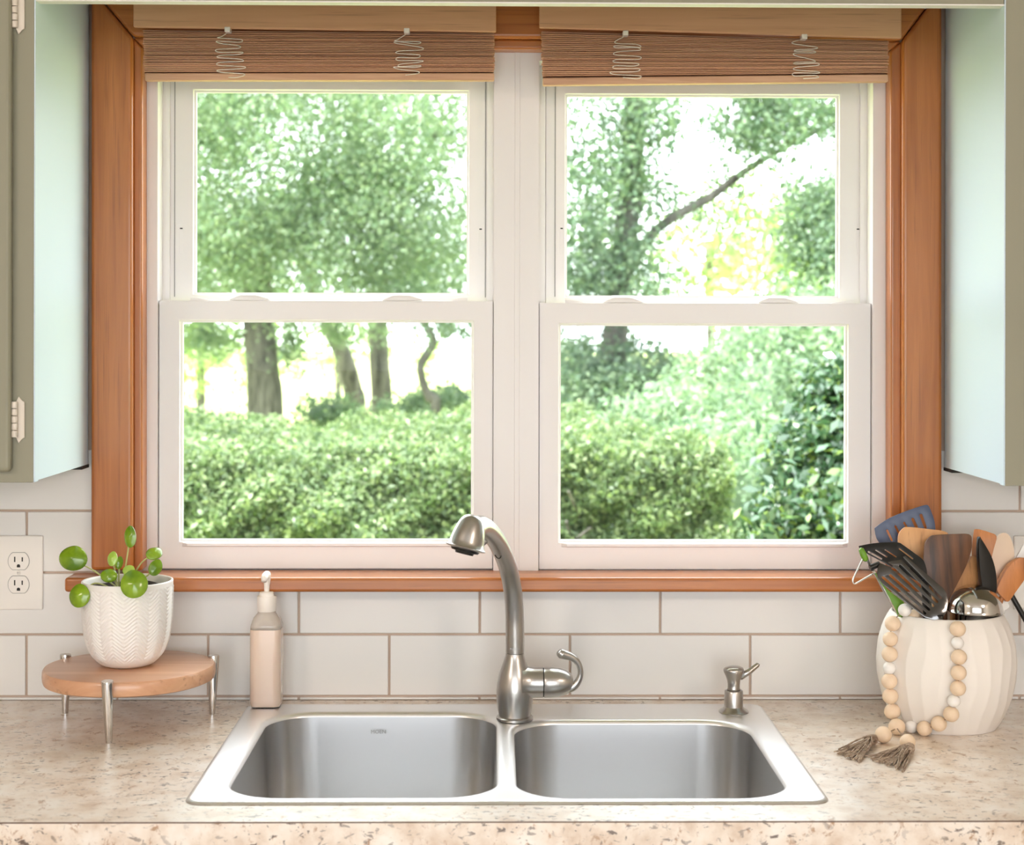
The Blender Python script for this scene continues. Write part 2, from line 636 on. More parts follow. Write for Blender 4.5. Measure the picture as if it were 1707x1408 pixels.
XJ = (650 - 822) / 1002.0                            # one joint of the odd courses
CUTL, CUTR = at(160, 800, 0).x, at(1562, 800, 0).x   # tiles end under the casing
for r in range(-1, 4):
    z1 = Z1 + PZ_ * r - G / 2
    z0 = z1 - TH
    if r == -1:
        z0 = CZ + .0006
        z1 = Z1 - PZ_ - G / 2
    off = XJ + (PX_ / 2 if r % 2 else 0)
    for k in range(-5, 7):
        a, b_ = off + k * PX_ + G / 2, off + (k + 1) * PX_ - G / 2
        a, b_ = max(a, -1.55), min(b_, 1.65)
        if r <= 1:
            tile(a, b_, z0, min(z1, CZ + .19) if r == 1 and False else z1)
        else:
            tile(a, min(b_, CUTL), z0, z1)
            tile(max(a, CUTR), b_, z0, z1)

# ------------------------------------------------------------------ stained wood casing
CY = -.022
def quad_board(name, pxs, Yf, depth, material, bev=.004):
    pts = [at(px, py, Yf) for px, py in pxs]
    o = MB().prism(pts, (0, depth, 0)).build(name, material, None, bevel=bev, seg=3)
    o['kind'] = 'structure'
    return o


quad_board('trim_1', [(151, -20), (151, 951), (220, 951), (220, 61)], CY, .022, M['casing_v'], .006)
quad_board('trim_2', [(1571, -20), (1571, 952), (1505, 952), (1505, 67)], CY, .022, M['casing_v'], .006)
quad_board('trim_3', [(152, -22), (220.5, 60), (1504.5, 66), (1570, -22)], CY, .022, M['casing_h'], .006)
# inner stop strip round the opening
quad_board('trim_4', [(221, 62), (221, 951), (237, 951), (237, 79)], -.006, .075, M['casing_v'], .004)
quad_board('trim_5', [(1504, 68), (1504, 952), (1485, 952), (1485, 84)], -.006, .075, M['casing_v'], .004)
quad_board('trim_6', [(221.5, 62), (237.5, 79), (1484.5, 84), (1503.5, 68)], -.006, .075, M['casing_h'], .004)
# stool
zs1 = at(800, 963, -.052).z
zs0 = at(800, 987, -.052).z
xs0, xs1 = at(107, 975, -.052).x, at(1615, 975, -.052).x
o = MB().box(xs0, xs1, -.052, .04, zs0, zs1).build('trim_7', M['casing_h'], None, bevel=.005, seg=3)
o['kind'] = 'structure'

# ------------------------------------------------------------------ two double-hung windows
def ring(mb, ox0, ox1, oz0, oz1, ix0, ix1, iz0, iz1, y0, y1):
    """mitred rectangular frame"""
    vs = []
    for y in (y0, y1):
        vs += [(ox0, y, oz0), (ox1, y, oz0), (ox1, y, oz1), (ox0, y, oz1),
               (ix0, y, iz0), (ix1, y, iz0), (ix1, y, iz1), (ix0, y, iz1)]
    fs = []
    for i in range(4):
        j = (i + 1) % 4
        fs.append((i, j, 4 + j, 4 + i))
        fs.append((8 + i, 8 + 4 + i, 8 + 4 + j, 8 + j))
        fs.append((i, 8 + i, 8 + j, j))
        fs.append((4 + i, 4 + j, 12 + j, 12 + i))
    return mb.add(vs, fs)


def X(px, Y): return at(px, 500, Y).x
def Z(py, Y, px=853): return at(px, py, Y).z


FY, LY, UY = .030, .038, .078                         # faces of frame, lower sash, upper sash


def window(n, fr0, fr1, lo, lg, uo, ug, locks, tilts, pm):
    win = empty('window_%d' % n, ((X(fr0, FY) + X(fr1, FY)) / 2, .08, Z(949, FY, pm)))
    win['kind'] = 'structure'
    # frame: jambs, head and sill
    zt = Z(70, FY, pm); zb = Z(950, .04, pm)
    f = MB()
    ring(f, X(fr0, FY), X(fr1, FY), zb - .02, zt + .02, X(lo[0], LY) - .001, X(lo[1], LY) + .001, zb + .0, Z(104, LY, pm), FY, .118)
    f.build('frame', M['vinyl'], win)
    # blind stop between the two tracks
    t = MB()
    ring(t, X(lo[0], LY) - .002, X(lo[1], LY) + .002, zb, Z(104, LY, pm), X(lo[0], LY) + .011, X(lo[1], LY) - .011, zb + .01, Z(118, LY, pm), UY - .006, .12)
    t.build('track', M['vinyl'], win)

    def sash(name, ou, gl, y, th, bead):
        m_ = MB()
        ring(m_, X(ou[0], y), X(ou[1], y), Z(ou[3], y, pm), Z(ou[2], y, pm), X(gl[0], y), X(gl[1], y), Z(gl[3], y, pm), Z(gl[2], y, pm), y, y + th)
        s = m_.build(name, M['vinyl'], win, bevel=.0016)
        g_ = MB()
        gx0, gx1, gz0, gz1 = X(gl[0], y), X(gl[1], y), Z(gl[3], y, pm), Z(gl[2], y, pm)
        g_.box(gx0 - .004, gx1 + .004, y + .017, y + .0195, gz0 - .004, gz1 + .004)
        g_.build('pane', M['glass'], s)
        bd = MB()
        q = .0035
        ring(bd, gx0 - .002, gx1 + .002, gz0 - .002, gz1 + .002, gx0 + q, gx1 - q, gz0 + q, gz1 - q, y + .009, y + .017)
        bd.build('glazing_bead', M['vinyl'], s)
        return s
    ls = sash('lower_sash', lo, lg, LY, .032, True)
    us = sash('upper_sash', uo, ug, UY, .03, False)
    # lift ledge under the lower pane
    lz = Z(lg[3], LY, pm)
    x0, x1 = X(lg[0] + 14, LY), X(lg[1] - 10, LY)
    MB().add([(x0, LY - .008, lz - .0015), (x1, LY - .008, lz - .0015), (x1 + .012, LY + .002, lz - .0015), (x0 - .012, LY + .002, lz - .0015),
              (x0, LY - .008, lz - .0060), (x1, LY - .008, lz - .0060), (x1 + .012, LY + .002, lz - .0085), (x0 - .012, LY + .002, lz - .0085)],
             [(0, 1, 2, 3), (7, 6, 5, 4), (0, 4, 5, 1), (1, 5, 6, 2), (3, 2, 6, 7), (0, 3, 7, 4)]).build('lift_rail', M['vinyl'], ls)
    # cam locks on top of the meeting rail
    rz = Z(lo[2], LY, pm)
    for px in locks:
        c = X(px, LY + .012)
        prof = [(-.036, 0), (-.030, .0045), (-.016, .0098), (.010, .0098), (.030, .0040), (.036, 0)]
        m_ = MB()
        pts = [(c + a, LY + .003, rz + h) for a, h in prof]
        m_.prism(pts, (0, .022, 0))
        k = m_.build('sash_lock', M['vinyl'], ls, bevel=.0022, seg=2, smooth=True, auto=.9)
        c2 = c + .006
        MB().box(c2 - .024, c2 + .016, UY - .004, UY + .012, rz + .006, rz + .0135).build('keeper', M['vinyl'], us, bevel=.002)
    for px, s_ in tilts:
        c = X(px, LY + .01)
        m_ = MB()
        pts = [(c - s_ * .018, LY + .004, rz), (c - s_ * .018, LY + .004, rz + .0055), (c - s_ * .008, LY + .004, rz + .0055), (c + s_ * .018, LY + .004, rz + .0008), (c + s_ * .018, LY + .004, rz)]
        m_.prism(pts, (0, .016, 0)).build('tilt_latch', M['vinyl'], ls, bevel=.0008)
    # slim grooves and slots of the upper sash stiles
    for px in (uo[0] + 16, uo[1] - 6):
        xg = X(px, UY)
        MB().box(xg - .0008, xg + .0008, UY - .0006, UY + .001, Z(495, UY, pm), Z(126, UY, pm)).build('groove', M['gasket'], us)
    for px in ((uo[0] + 27), (uo[1] - 14)):
        xg, zg = X(px, UY), Z(381, UY, pm)
        MB().box(xg - .0022, xg + .0022, UY - .0008, UY + .001, zg - .0012, zg + .0008).build('slot', M['dark'], us)
        MB().box(xg - .0028, xg + .0028, UY - .0004, UY + .001, zg - .044, zg - .004).build('slot_cover', M['vinyl'], us, bevel=.0003)
    # joint line of the lower sash against the frame
    return win


window(1, 237.5, 858, (265, 822, 501, 948), (300, 789, 534, 903), (275, 815, 128, 510), (322, 781, 150, 491), (418, 672), ((336, 1), (762, -1)), 545)
window(2, 866, 1484.5, (899, 1452, 505, 949), (932, 1414, 540, 904), (909, 1444, 133, 515), (942, 1399, 157, 496), (1039, 1296), ((960, 1), (1404, -1)), 1175)
# mullion cover between the two frames
o = MB().box(X(857.5, FY), X(866.5, FY), FY - .0015, .118, Z(950, FY), Z(72, FY)).build('trim_8', M['vinyl'], None, bevel=.001)
o['kind'] = 'structure'

# ================================================================== BLINDS
def blind(label, x_0, x_1, v0, v1, vb0, vb1, st0, st1, sb0, sb1, cords, seed):
    """px extents; *0 / *1 are the left and right ends"""
    r_ = random.Random(seed)
    Yb = -.037
    root = empty('bamboo_blind', at((x_0 + x_1) / 2, (sb0 + sb1) / 2, Yb))
    tag(root, label, 'blind', 'bamboo blinds over the two windows')
    # valance
    Yv = -.064
    pts = [at(v0, -14, Yv), at(v1, -14, Yv), at(v1, vb1, Yv), at(v0, vb0, Yv)]
    MB().prism(pts, (0, .010, 0)).build('valance', M['valance'], root, bevel=.002)
    # return of the valance towards the casing
    # folded stack of thin slats
    n = 23
    st = MB()
    for i in range(n):
        t0 = (i + .14) / n; t1 = (i + r_.uniform(.66, .86)) / n
        a0 = st0 + (sb0 - 14 - st0) * t0; a1 = st1 + (sb1 - 14 - st1) * t0
        b0 = st0 + (sb0 - 14 - st0) * t1; b1 = st1 + (sb1 - 14 - st1) * t1
        dy = Yb + r_.uniform(-.0035, .0035) - .004 * math.sin(i / n * 2.6)
        e0, e1 = r_.uniform(-1.0, 1.0), r_.uniform(-1.0, 1.0)
        p = [at(x_0 + e0 + 2.5 * i / n, a0, dy), at(x_1 + e1, a1 + r_.uniform(-.6, .6), dy), at(x_1 + e1, b1, dy), at(x_0 + e0 + 2.5 * i / n, b0, dy)]
        st.prism(p, (0, .012, 0))
    s = st.build('folded_slats', M['blind'], root)
    s['kind'] = 'stuff'
    # dark sheet behind the slats, paints the shade in their gaps
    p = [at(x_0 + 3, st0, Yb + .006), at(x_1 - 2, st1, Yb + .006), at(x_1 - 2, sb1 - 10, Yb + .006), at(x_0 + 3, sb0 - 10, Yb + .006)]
    MB().prism(p, (0, .008, 0)).build('gap_shade', M['blind_shade'], root)
    p = [at(x_0 + 3, sb0 - 12.5, Yb - .004), at(x_1, sb1 - 12.5, Yb - .004), at(x_1, sb1, Yb - .004), at(x_0 + 3, sb0, Yb - .004)]
    MB().prism(p, (0, .016, 0)).build('bottom_rail', M['blind_rail'], root, bevel=.002)
    for (cx, cy0, cy1, wd, dx) in cords:
        pts = []
        m_ = 11
        for k in range(m_ + 1):
            t = k / m_
            sgn = 1 if k % 2 else -1
            yy = cy0 + (cy1 - cy0) * t + r_.uniform(-3.5, 3.5)
            pts.append(at(cx + dx * t + sgn * wd * r_.uniform(.5, 1.12), yy, Yb - .010 - r_.uniform(0, .004)))
            pts.append(at(cx + dx * t + sgn * wd * r_.uniform(.55, 1.0), yy + r_.uniform(2.5, 5.5), Yb - .011 - r_.uniform(0, .004)))
        pts = [at(cx + 2, cy0 - 8, Yb - .011)] + pts + [at(cx + dx - wd * .2, cy1 + 5, Yb - .012)]
        MB().tube(smooth_path(pts, 6), .00075, 5).build('lift_cord', M['cord'], root, smooth=True)
        tp = at(cx - 2, cy0 - 11, -.066)
        MB().box(tp.x - .0045, tp.x + .0045, -.0680, -.050, tp.z - .004, tp.z + .004).build('cord_clip', M['pump'], root, bevel=.001)
    return root


blind('brown bamboo blind folded up above the window pane behind the plant', 238, 824, 222, 827, 45, 53, 50, 55, 134, 134,
      [(381, 60, 124, 21, 4), (680, 62, 120, 21, 0)], 3)
blind('brown bamboo blind hung slightly aslant above the window pane behind the utensil crock', 902, 1481, 899, 1503, 46, 64, 52, 68, 142, 136,
      [(1045, 66, 124, 22, -2), (1343, 72, 126, 21, 0)], 5)
# the loose cord end of the aslant blind

# ================================================================== UPPER CABINETS
YF = -.325
zc0 = Z(804, YF, 60)
XL = at(150, 700, 0).x
XR = at(1571.5, 700, 0).x
ZTOP = 2.30


def upper_cabinet(side, label):
    if side < 0: x0, x1 = -1.45, XL
    else: x0, x1 = XR, 1.55
    root = empty('wall_cabinet', ((x0 + x1) / 2, -.16, zc0 if side < 0 else zc0 - .002))
    tag(root, label, 'cabinet')
    z0 = zc0 if side < 0 else zc0 - .004
    e = x1 if side < 0 else x0               # inner end
    s = -1 if side < 0 else 1
    MB().box(min(x0, x1) + (0 if side < 0 else .0105), max(x0, x1) - (.0105 if side < 0 else 0), YF + .019, -.001, z0 + .004, ZTOP).build('body', M['front_paint'], root)
    # end panel towards the window, its paler colour stands for window light
    a, b_ = (e - .010, e) if side < 0 else (e, e + .010)
    p = MB().box(a, b_, YF + .0185, -.012, z0 + .002, ZTOP).build('side_panel', M['side_lit_paint'], root)
    p['label'] = 'pale mint end panel with window light put into its colour'
    # face frame: stile + bottom rail; its edge carries the window-lit colour of the side
    fx0, fx1 = (x0, e) if side < 0 else (e, x1)
    MB().box(fx0 + (0 if side < 0 else .0015), fx1 - (.0015 if side < 0 else 0), YF, YF + .018, z0, ZTOP).build('face_frame', M['front_paint'], root, bevel=.001)
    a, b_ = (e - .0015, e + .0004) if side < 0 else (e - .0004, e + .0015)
    MB().box(a, b_, YF + .0005, YF + .018, z0 + .0005, ZTOP).build('edge_band', M['side_lit_paint'], root)
    # scribe block at the back foot
    a, b_ = (e - .026, e - .001) if side < 0 else (e + .001, e + .026)
    MB().box(a, b_, -.05, -.002, z0 - .004, z0 + .001).build('scribe', M['dark'], root)
    # doors
    if side < 0:
        dx1 = at(18, 700, YF - .012).x
        edges = [(dx1 - .36, dx1), (x0 + .01, dx1 - .365)]
    else:
        dx0 = at(1724, 700, YF - .012).x
        edges = [(dx0, dx0 + .36), (dx0 + .365, x1 - .01)]
    dz0 = z0 + (804 - 785) / 1139.0
    for k, (a, b_) in enumerate(edges):
        d = MB().box(a, b_, YF - .017, YF - .0005, dz0, 2.27).build('door', M['front_paint'], root, bevel=.006, seg=3)
        if k == 0 and side < 0:
            for pz in (700, 16):
                hz = Z(pz, YF - .012, 27)
                hx = at(28, pz, YF - .012).x
                h = MB()
                # leaf with pointed ends
                pts = [(hx - .004, YF - .002, hz - .026), (hx, YF - .002, hz - .034), (hx + .005, YF - .002, hz - .028), (hx + .0085, YF - .002, hz - .026),
                       (hx + .0085, YF - .002, hz + .026), (hx + .005, YF - .002, hz + .028), (hx, YF - .002, hz + .034), (hx - .004, YF - .002, hz + .026)]
                h.prism([Vector(q) + Vector((0, .0022, 0)) for q in pts], (0, -.0035, 0))
                hg = h.build('hinge', M['hinge'], d, bevel=.0008)
                for j in range(5):
                    zz = hz - .025 + j * .0105
                    MB().lathe([(.0042, 0), (.0046, .001), (.0046, .0085), (.0042, .0095)], (hx - .0048, YF - .0065, zz), 12).build('hinge_knuckle', M['hinge'], d, smooth=True, auto=.6)
                for sg in (-1, 1):
                    MB().lathe([(.0028, 0), (.0022, .0012), (.0006, .0016)], (hx + .0012, YF - .0016, hz + sg * .027), 12, axis=(0, -1, 0)).build('screw', M['hinge'], d, smooth=True)
    return root


upper_cabinet(-1, 'sage grey wall cabinet with side coloured pale as if window-lit hanging beside the outlet')
upper_cabinet(1, 'sage grey wall cabinet with side coloured pale as if window-lit hanging above the utensil crock')
# board joining the two cabinets above the window
zv = Z(3, YF, 853) 
o = MB().add([(XL + .0008, YF + .0005, Z(1, YF, 60)), (XR - .0008, YF + .0005, Z(9, YF, 1670)), (XR - .0008, YF + .0205, Z(9, YF, 1670)), (XL + .0008, YF + .0205, Z(1, YF, 60)),
              (XL + .0008, YF + .0005, 2.30), (XR - .0008, YF + .0005, 2.30), (XR - .0008, YF + .0205, 2.30), (XL + .0008, YF + .0205, 2.30)],
             [(0, 3, 2, 1), (4, 5, 6, 7), (0, 1, 5, 4), (1, 2, 6, 5), (2, 3, 7, 6), (3, 0, 4, 7)]).build('valance_board', M['front_paint'], None, bevel=.002)
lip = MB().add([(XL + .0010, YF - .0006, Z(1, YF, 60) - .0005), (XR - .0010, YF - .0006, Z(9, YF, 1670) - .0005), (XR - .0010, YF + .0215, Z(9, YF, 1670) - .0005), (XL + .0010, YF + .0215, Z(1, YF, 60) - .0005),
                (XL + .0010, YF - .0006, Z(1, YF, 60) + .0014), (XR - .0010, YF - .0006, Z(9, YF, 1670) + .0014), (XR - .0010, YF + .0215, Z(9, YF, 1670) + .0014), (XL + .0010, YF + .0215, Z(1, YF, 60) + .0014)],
               [(0, 3, 2, 1), (4, 5, 6, 7), (0, 1, 5, 4), (1, 2, 6, 5), (2, 3, 7, 6), (3, 0, 4, 7)]).build('lit_underside', M['vinyl'], o)  # white strip added to paint window light on the board's underside
lip['label'] = 'white strip for the window-lit underside, light put into its colour'
tag(o, 'painted wooden board spanning between the two wall cabinets above the window', 'board')

# soffit closing the wall cabinets to the ceiling
struct('wall_soffit', MB().box(RX0, RX1, YF, 0.0, 2.30, RH), M['wall'])

# ================================================================== WORKTOP + BASE CABINETS
YCF = -2.694 + 2700 * .605 / (1368 - 560.0) * -0 if False else (EYE.y + FPX * .605 / (1368.5 - 560.0))
SX0, SX1 = at(305, 1341, 0).x, 0
# sink rectangle on the worktop plane
pL, pR = atz(304.5, 1341, CZ), atz(1387, 1341, CZ)
pB = atz(840, 1176, CZ)
SX0, SX1, SY0, SY1 = pL.x, pR.x, (pL.y + pR.y) / 2, pB.y
# worktop with a real cut-out
ct = empty('countertop', (0, (YCF) / 2, CZ - .038))
tag(ct, 'speckled beige granite-look countertop under the window', 'countertop')
outer = [(RX0 + .001, YCF), (RX1 - .001, YCF), (RX1 - .001, -.0005), (RX0 + .001, -.0005)]
hole = rrect(SX0 + .014, SX1 - .014, SY0 + .012, SY1 - .014, .03)
plate('slab', M['counter'], ct, outer, [hole], lambda u, v: Vector((u, v, CZ - .019)), (0, 0, 1), .038, bevel=.0)
o = MB().box(RX0 + .001, RX1 - .001, YCF - .0018, YCF - .0001, CZ - .060, CZ - .0006).build('front_edge', M['counter'], ct)
o['label'] = 'beige speckled front edge strip'
MB().box(RX0 + .001, RX1 - .001, YCF - .0020, YCF - .0002, CZ - .0015, CZ - .0001).build('edge_seam', M['seam'], ct)
# base cabinets (out of frame, they carry the worktop)
bc = empty('base_cabinet', (0, -.3, 0))
tag(bc, 'sage grey base cabinet carrying the worktop below the sink', 'cabinet')
b_ = MB().box(RX0 + .002, RX1 - .002, YCF + .028, YCF + .046, .1, CZ - .0385)
b_.box(RX0 + .002, RX1 - .002, YCF + .08, YCF + .095, 0, .1).box(RX0 + .002, RX1 - .002, YCF + .05, -.001, .1, .118)
b_.box(RX0 + .002, RX0 + .02, YCF + .03, -.001, 0, CZ - .0385).box(RX1 - .02, RX1 - .002, YCF + .03, -.001, 0, CZ - .0385)
b_.build('body', M['front_paint'], bc)
for k in range(8):
    xa = RX0 + .02 + k * .57
    d = MB().box(xa, xa + .55, YCF + .010, YCF + .0275, .13, CZ - .07).build('door', M['front_paint'], bc, bevel=.004)
    MB().box(xa + .25, xa + .33, YCF - .002 - .012, YCF + .010, CZ - .14, CZ - .128).build('handle', M['nickel'], d, bevel=.002)

# ================================================================== SINK
sk = empty('double_sink', ((SX0 + SX1) / 2, (SY0 + SY1) / 2, CZ))
tag(sk, 'stainless steel double bowl drop-in sink set into the countertop', 'sink')
SZ = CZ + .0025


def Yc(y): return EYE.y + FPX * .605 / (y - 560.0)


BL = (atz(383, 1310, CZ).x, atz(828, 1300, CZ).x, Yc(1331.5), Yc(1191))
BR = (atz(861, 1300, CZ).x, atz(1309, 1310, CZ).x, Yc(1333), Yc(1204))
hl = rrect(*BL, .075, 12)
hr = rrect(*BR, .075, 12)
bm = bmesh.new()
off = origin(sk)
# deck between the outer lip and the two bowl openings
loops = []
es = []
for loop in (rrect(SX0 + .007, SX1 - .007, SY0 + .007, SY1 - .007, .016, 6), rrect(BL[0] - .010, BL[1] + .010, BL[2] - .010, BL[3] + .010, .085, 12),
             rrect(BR[0] - .010, BR[1] + .010, BR[2] - .010, BR[3] + .010, .085, 12)):
    vs = [bm.verts.new(Vector((u, v, SZ + .0015)) - off) for u, v in loop]
    es += [bm.edges.new((vs[i], vs[(i + 1) % len(vs)])) for i in range(len(vs))]
    loops.append(vs)
bmesh.ops.triangle_fill(bm, use_beauty=True, edges=es)
# rolled outer lip
prev = loops[0]
for d, z in ((.003, .0012), (.0055, 0), (.007, -.0020)):
    nl = [bm.verts.new(Vector((u, v, SZ + z)) - off) for u, v in rrect(SX0 + .007 - d, SX1 - .007 + d, SY0 + .007 - d, SY1 - .007 + d, .016 + d, 6)]
    for i in range(len(nl)):
        bm.faces.new((prev[i], prev[(i + 1) % len(nl)], nl[(i + 1) % len(nl)], nl[i]))
    prev = nl
# soft roll into the bowls
for hl_, B_ in ((loops[1], BL), (loops[2], BR)):
    prev = hl_
    for d, z in ((.007, .0010), (.0035, -.0002), (.001, -.0028), (0, -.006)):
        nl = [bm.verts.new(Vector((u, v, SZ + z)) - off) for u, v in rrect(B_[0] - d, B_[1] + d, B_[2] - d, B_[3] + d, .075 + d, 12)]
        for i in range(len(nl)):
            bm.faces.new((prev[i], prev[(i + 1) % len(nl)], nl[(i + 1) % len(nl)], nl[i]))
        prev = nl
bmesh.ops.recalc_face_normals(bm, faces=bm.faces)
for f in bm.faces: f.smooth = True
me = bpy.data.meshes.new('deck')
bm.to_mesh(me); bm.free()
me.materials.append(M['deck'])
o = bpy.data.objects.new('deck', me); C.objects.link(o); o.parent = sk


def bowl(B_, depth):
    mb = MB()
    cxs = (B_[0] + B_[1]) / 2, (B_[2] + B_[3]) / 2
    prof = [(0, -.006), (.001, -.03), (.004, -depth * .5), (.008, -depth + .045), (.012, -depth + .025), (.022, -depth + .010), (.038, -depth + .003), (.06, -depth)]
    rings = []
    for d, z in prof:
        r_ = max(.075 - d * .4, .03)
        rings.append([(u, v, SZ + z) for u, v in rrect(B_[0] + d, B_[1] - d, B_[2] + d, B_[3] - d, r_, 12)])
    n = len(rings[0])
    vs = [p for r_ in rings for p in r_] + [(cxs[0], cxs[1], SZ - depth - .004)]
    fs = [(j * n + i, j * n + (i + 1) % n, (j + 1) * n + (i + 1) % n, (j + 1) * n + i) for j in range(len(rings) - 1) for i in range(n)]
    k = (len(rings) - 1) * n
    fs += [(k + i, k + (i + 1) % n, len(vs) - 1) for i in range(n)]
    mb.add(vs, fs)
    o = mb.build('bowl', M['sink'], sk, smooth=True)
    # drain strainer
    dc = (cxs[0], cxs[1] + .05, SZ - depth - .003)
    dr = MB().lathe([(.002, .001), (.030, .001), (.036, .004), (.045, .005), (.047, .0025), (.045, .001)], dc, 32).build('drain', M['chrome'], sk, smooth=True)
    return o


bwl = bowl(BL, .185)
bowl(BR, .185)
text_mark('stamped_mark', 'MOEN', .0085, ((atz(631, 1192, CZ)).x, BL[3] - .0055, SZ - .031), (math.radians(90), 0, 0), M['etch'], sk)

# ================================================================== FAUCET
fb = atz(858, 1199, CZ + .004)
fx, fy = fb.x, fb.y
ft = empty('kitchen_faucet', (fx, fy, SZ + .0016))
tag(ft, 'brushed nickel pull-out kitchen faucet with side lever between the sink bowls', 'faucet')


def zf(py): return at(858, py, fy).z


z0 = SZ + .0016
s_ = 1058.0
prof = [(.0275, 0), (.0290, .001), (.0290, .0045), (.0268, .0065)]
for py, r in ((1192, 26.3), (1180, 28.6), (1165, 30.2), (1150, 30.6), (1138, 29.6), (1122, 26.2), (1110, 22.0), (1100, 18.4), (1093, 16.2), (1088.5, 15.4)):
    prof.append((r / s_, zf(py) - z0))
MB().lathe(prof, (fx, fy, z0), 48).build('body', M['nickel'], ft, smooth=True, auto=.8)
zn = zf(1088)
MB().lathe([(.0128, -.001), (.0128, .0035)], (fx, fy, zn), 32).build('joint_ring', M['dark'], ft, smooth=True, auto=.6)
# side arm for the lever cartridge (towards +X)
xa, za = at(866, 1137, fy).x, at(858, 1137, fy).z
xm = at(905.5, 1137, fy).x
xe = at(955, 1137, fy).x
R_ = 25.0 / s_
MB().lathe([(R_ * 1.22, 0.004), (R_ * 1.1, .010), (R_ * 1.02, .017), (R_, .024), (R_, xm - xa - .0006)], (xa, fy, za), 40, axis=(1, 0, 0)).build('side_arm', M['nickel'], ft, smooth=True, auto=.8)
MB().lathe([(R_ * .95, 0), (R_ * .95, .0022)], (xm - .001, fy, za), 40, axis=(1, 0, 0)).build('seam_ring', M['dark'], ft, smooth=True, auto=.6)
Lh = xe - xm - .001
capp = [(R_ * .97, 0), (R_, .0012)]
for t, r in ((.25, .995), (.5, .95), (.68, .86), (.82, .74), (.92, .60), (.98, .46), (1.0, .30)):
    capp.append((R_ * r, Lh * t))
hd = MB().lathe(capp, (xm + .0012, fy, za), 40, axis=(1, 0, 0)).build('lever_hub', M['nickel'], ft, smooth=True, auto=.8)


def c3(x, y): return (720 + x / 2.943, 840 + y / 2.943)


lev = [(655, 905), (690, 896), (716, 870), (729, 832), (724, 795), (706, 765), (680, 748), (655, 740), (636, 733), (624, 722)]
P = smooth_path([at(*c3(x, y), fy - .004 - .010 * i / 9) for i, (x, y) in enumerate(lev)], 6)
MB().tube(P, lerp_list([.0075, .0070, .0055, .0045, .0045, .0052, .0062, .0072, .0080, .0055], len(P)), 16).build('lever', M['nickel'], ft, smooth=True)
# spout
sp = [(858.5, 1087, 0), (858.5, 1060, .001), (858, 1030, .003), (856.5, 1000, .009), (852.5, 970, .020), (845.5, 942, .038), (835.5, 916, .066), (824, 896, .100), (811, 882, .138), (799, 877, .165), (790, 881, .188)]
P = smooth_path([at(x, y, fy - d) for x, y, d in sp], 6)
MB().tube(P, lerp_list([.0147, .0147, .0146, .0145, .0144, .0143, .0142, .0145, .0152, .0164, .0160], len(P)), 28).build('spout', M['nickel'], ft, smooth=True, auto=.9)
text_mark('name_mark', 'MOEN', .0055, (at(858, 1081, fy).x, fy - .0149, at(858, 1080.5, fy).z), (math.radians(90), 0, 0), M['etch'], ft)
# spray head: bell
hc = at(776.5, 911.5, fy - .215)                       # centre of the mouth
apex = at(790, 857.5, fy - .209)
ax = (hc - apex).normalized()
Lb = (hc - apex).length
bell = [(.0286, 0), (.0262, -.0030), (.0250, -.0090), (.0240, -.0160), (.0226, -.0240), (.0204, -.0320), (.0184, -.0385), (.0160, -.0440), (.0126, -.0482), (.0080, -.0508), (.0006, -.0520)]
bell = [(r, h * Lb / .052) for r, h in bell]
MB().lathe(bell, hc, 40, axis=ax).build('spray_head', M['nickel'], ft, smooth=True, auto=1.0)
MB().lathe([(.0286, -.0004), (.0296, .0006), (.0290, .0020), (.0235, .0034)], hc, 40, axis=ax).build('spray_rim', M['nickel'], ft, smooth=True, auto=.7)
nz = MB().lathe([(.0215, .0030), (.0195, .0068), (.0140, .0074), (.0130, .0104), (.002, .0108)], hc, 32, axis=ax).build('spray_nozzle', M['nylon'], ft, smooth=True, auto=.5)
# thumb button ring behind the head and the printed hook mark on the tube
bq = at(808.5, 900, fy - .128)
MB().lathe([(.0062, 0), (.0062, .006), (.005, .0075)], bq, 18, axis=(-.7, -.35, -.45)).build('release_button', M['nickel'], ft, smooth=True, auto=.7)
hk = [at(729.5 + 10 + x / 10.04, 840 + y / 10.04, fy - .078 - .0) for x, y in ()]
tri = []
for x, y in ((955, 855), (975, 885), (1010, 908), (1045, 898), (1058, 862)):
    px, py = 730 + x / 10.04, 840 + y / 10.04
    # march the sight line to the tube surface
    d = ray(px, py)
    best = None
    for t in np.linspace(2.2, 2.7, 600):
        q = EYE + d * (t / d.y) if abs(d.y) > 0 else EYE
        dist = min((q - c).length for c in P)
        if dist < .0148:
            best = q
            break
    if best is not None: tri.append(best)
if len(tri) > 2:
    MB().tube(smooth_path(tri, 4), .0007, 6).build('printed_mark', M['dark'], ft, smooth=True)

# ================================================================== SOAP DISPENSER
db = atz(1223, 1188, SZ)
ds = empty('soap_dispenser', (db.x, db.y, SZ + .0016))
tag(ds, 'small brushed nickel soap dispenser pump on the back of the sink', 'soap dispenser')
z0 = SZ + .0016
MB().lathe([(.0235, 0), (.0240, .0012), (.0220, .0035), (.0175, .0062), (.0150, .0090), (.0148, .0335), (.0140, .0348), (.0105, .0352)], (db.x, db.y, z0), 36).build('base', M['nickel'], ds, smooth=True, auto=.6)
MB().lathe([(.0108, .0352), (.0100, .0380), (.0098, .044), (.0106, .051), (.0130, .0580), (.0160, .0640), (.0166, .0675), (.0150, .0705), (.0100, .0728), (.003, .0738)], (db.x, db.y, z0), 36).build('pump_head', M['nickel'], ds, smooth=True)
P2 = [Vector((db.x + .010, db.y, z0 + .0560)), Vector((db.x + .026, db.y + .004, z0 + .0640)), Vector((db.x + .0395, db.y + .008, z0 + .0735)), Vector((db.x + .0405, db.y + .008, z0 + .0760))]
MB().tube(P2, [.0055, .0046, .0036, .0030], 14).build('nozzle', M['nickel'], ds, smooth=True)

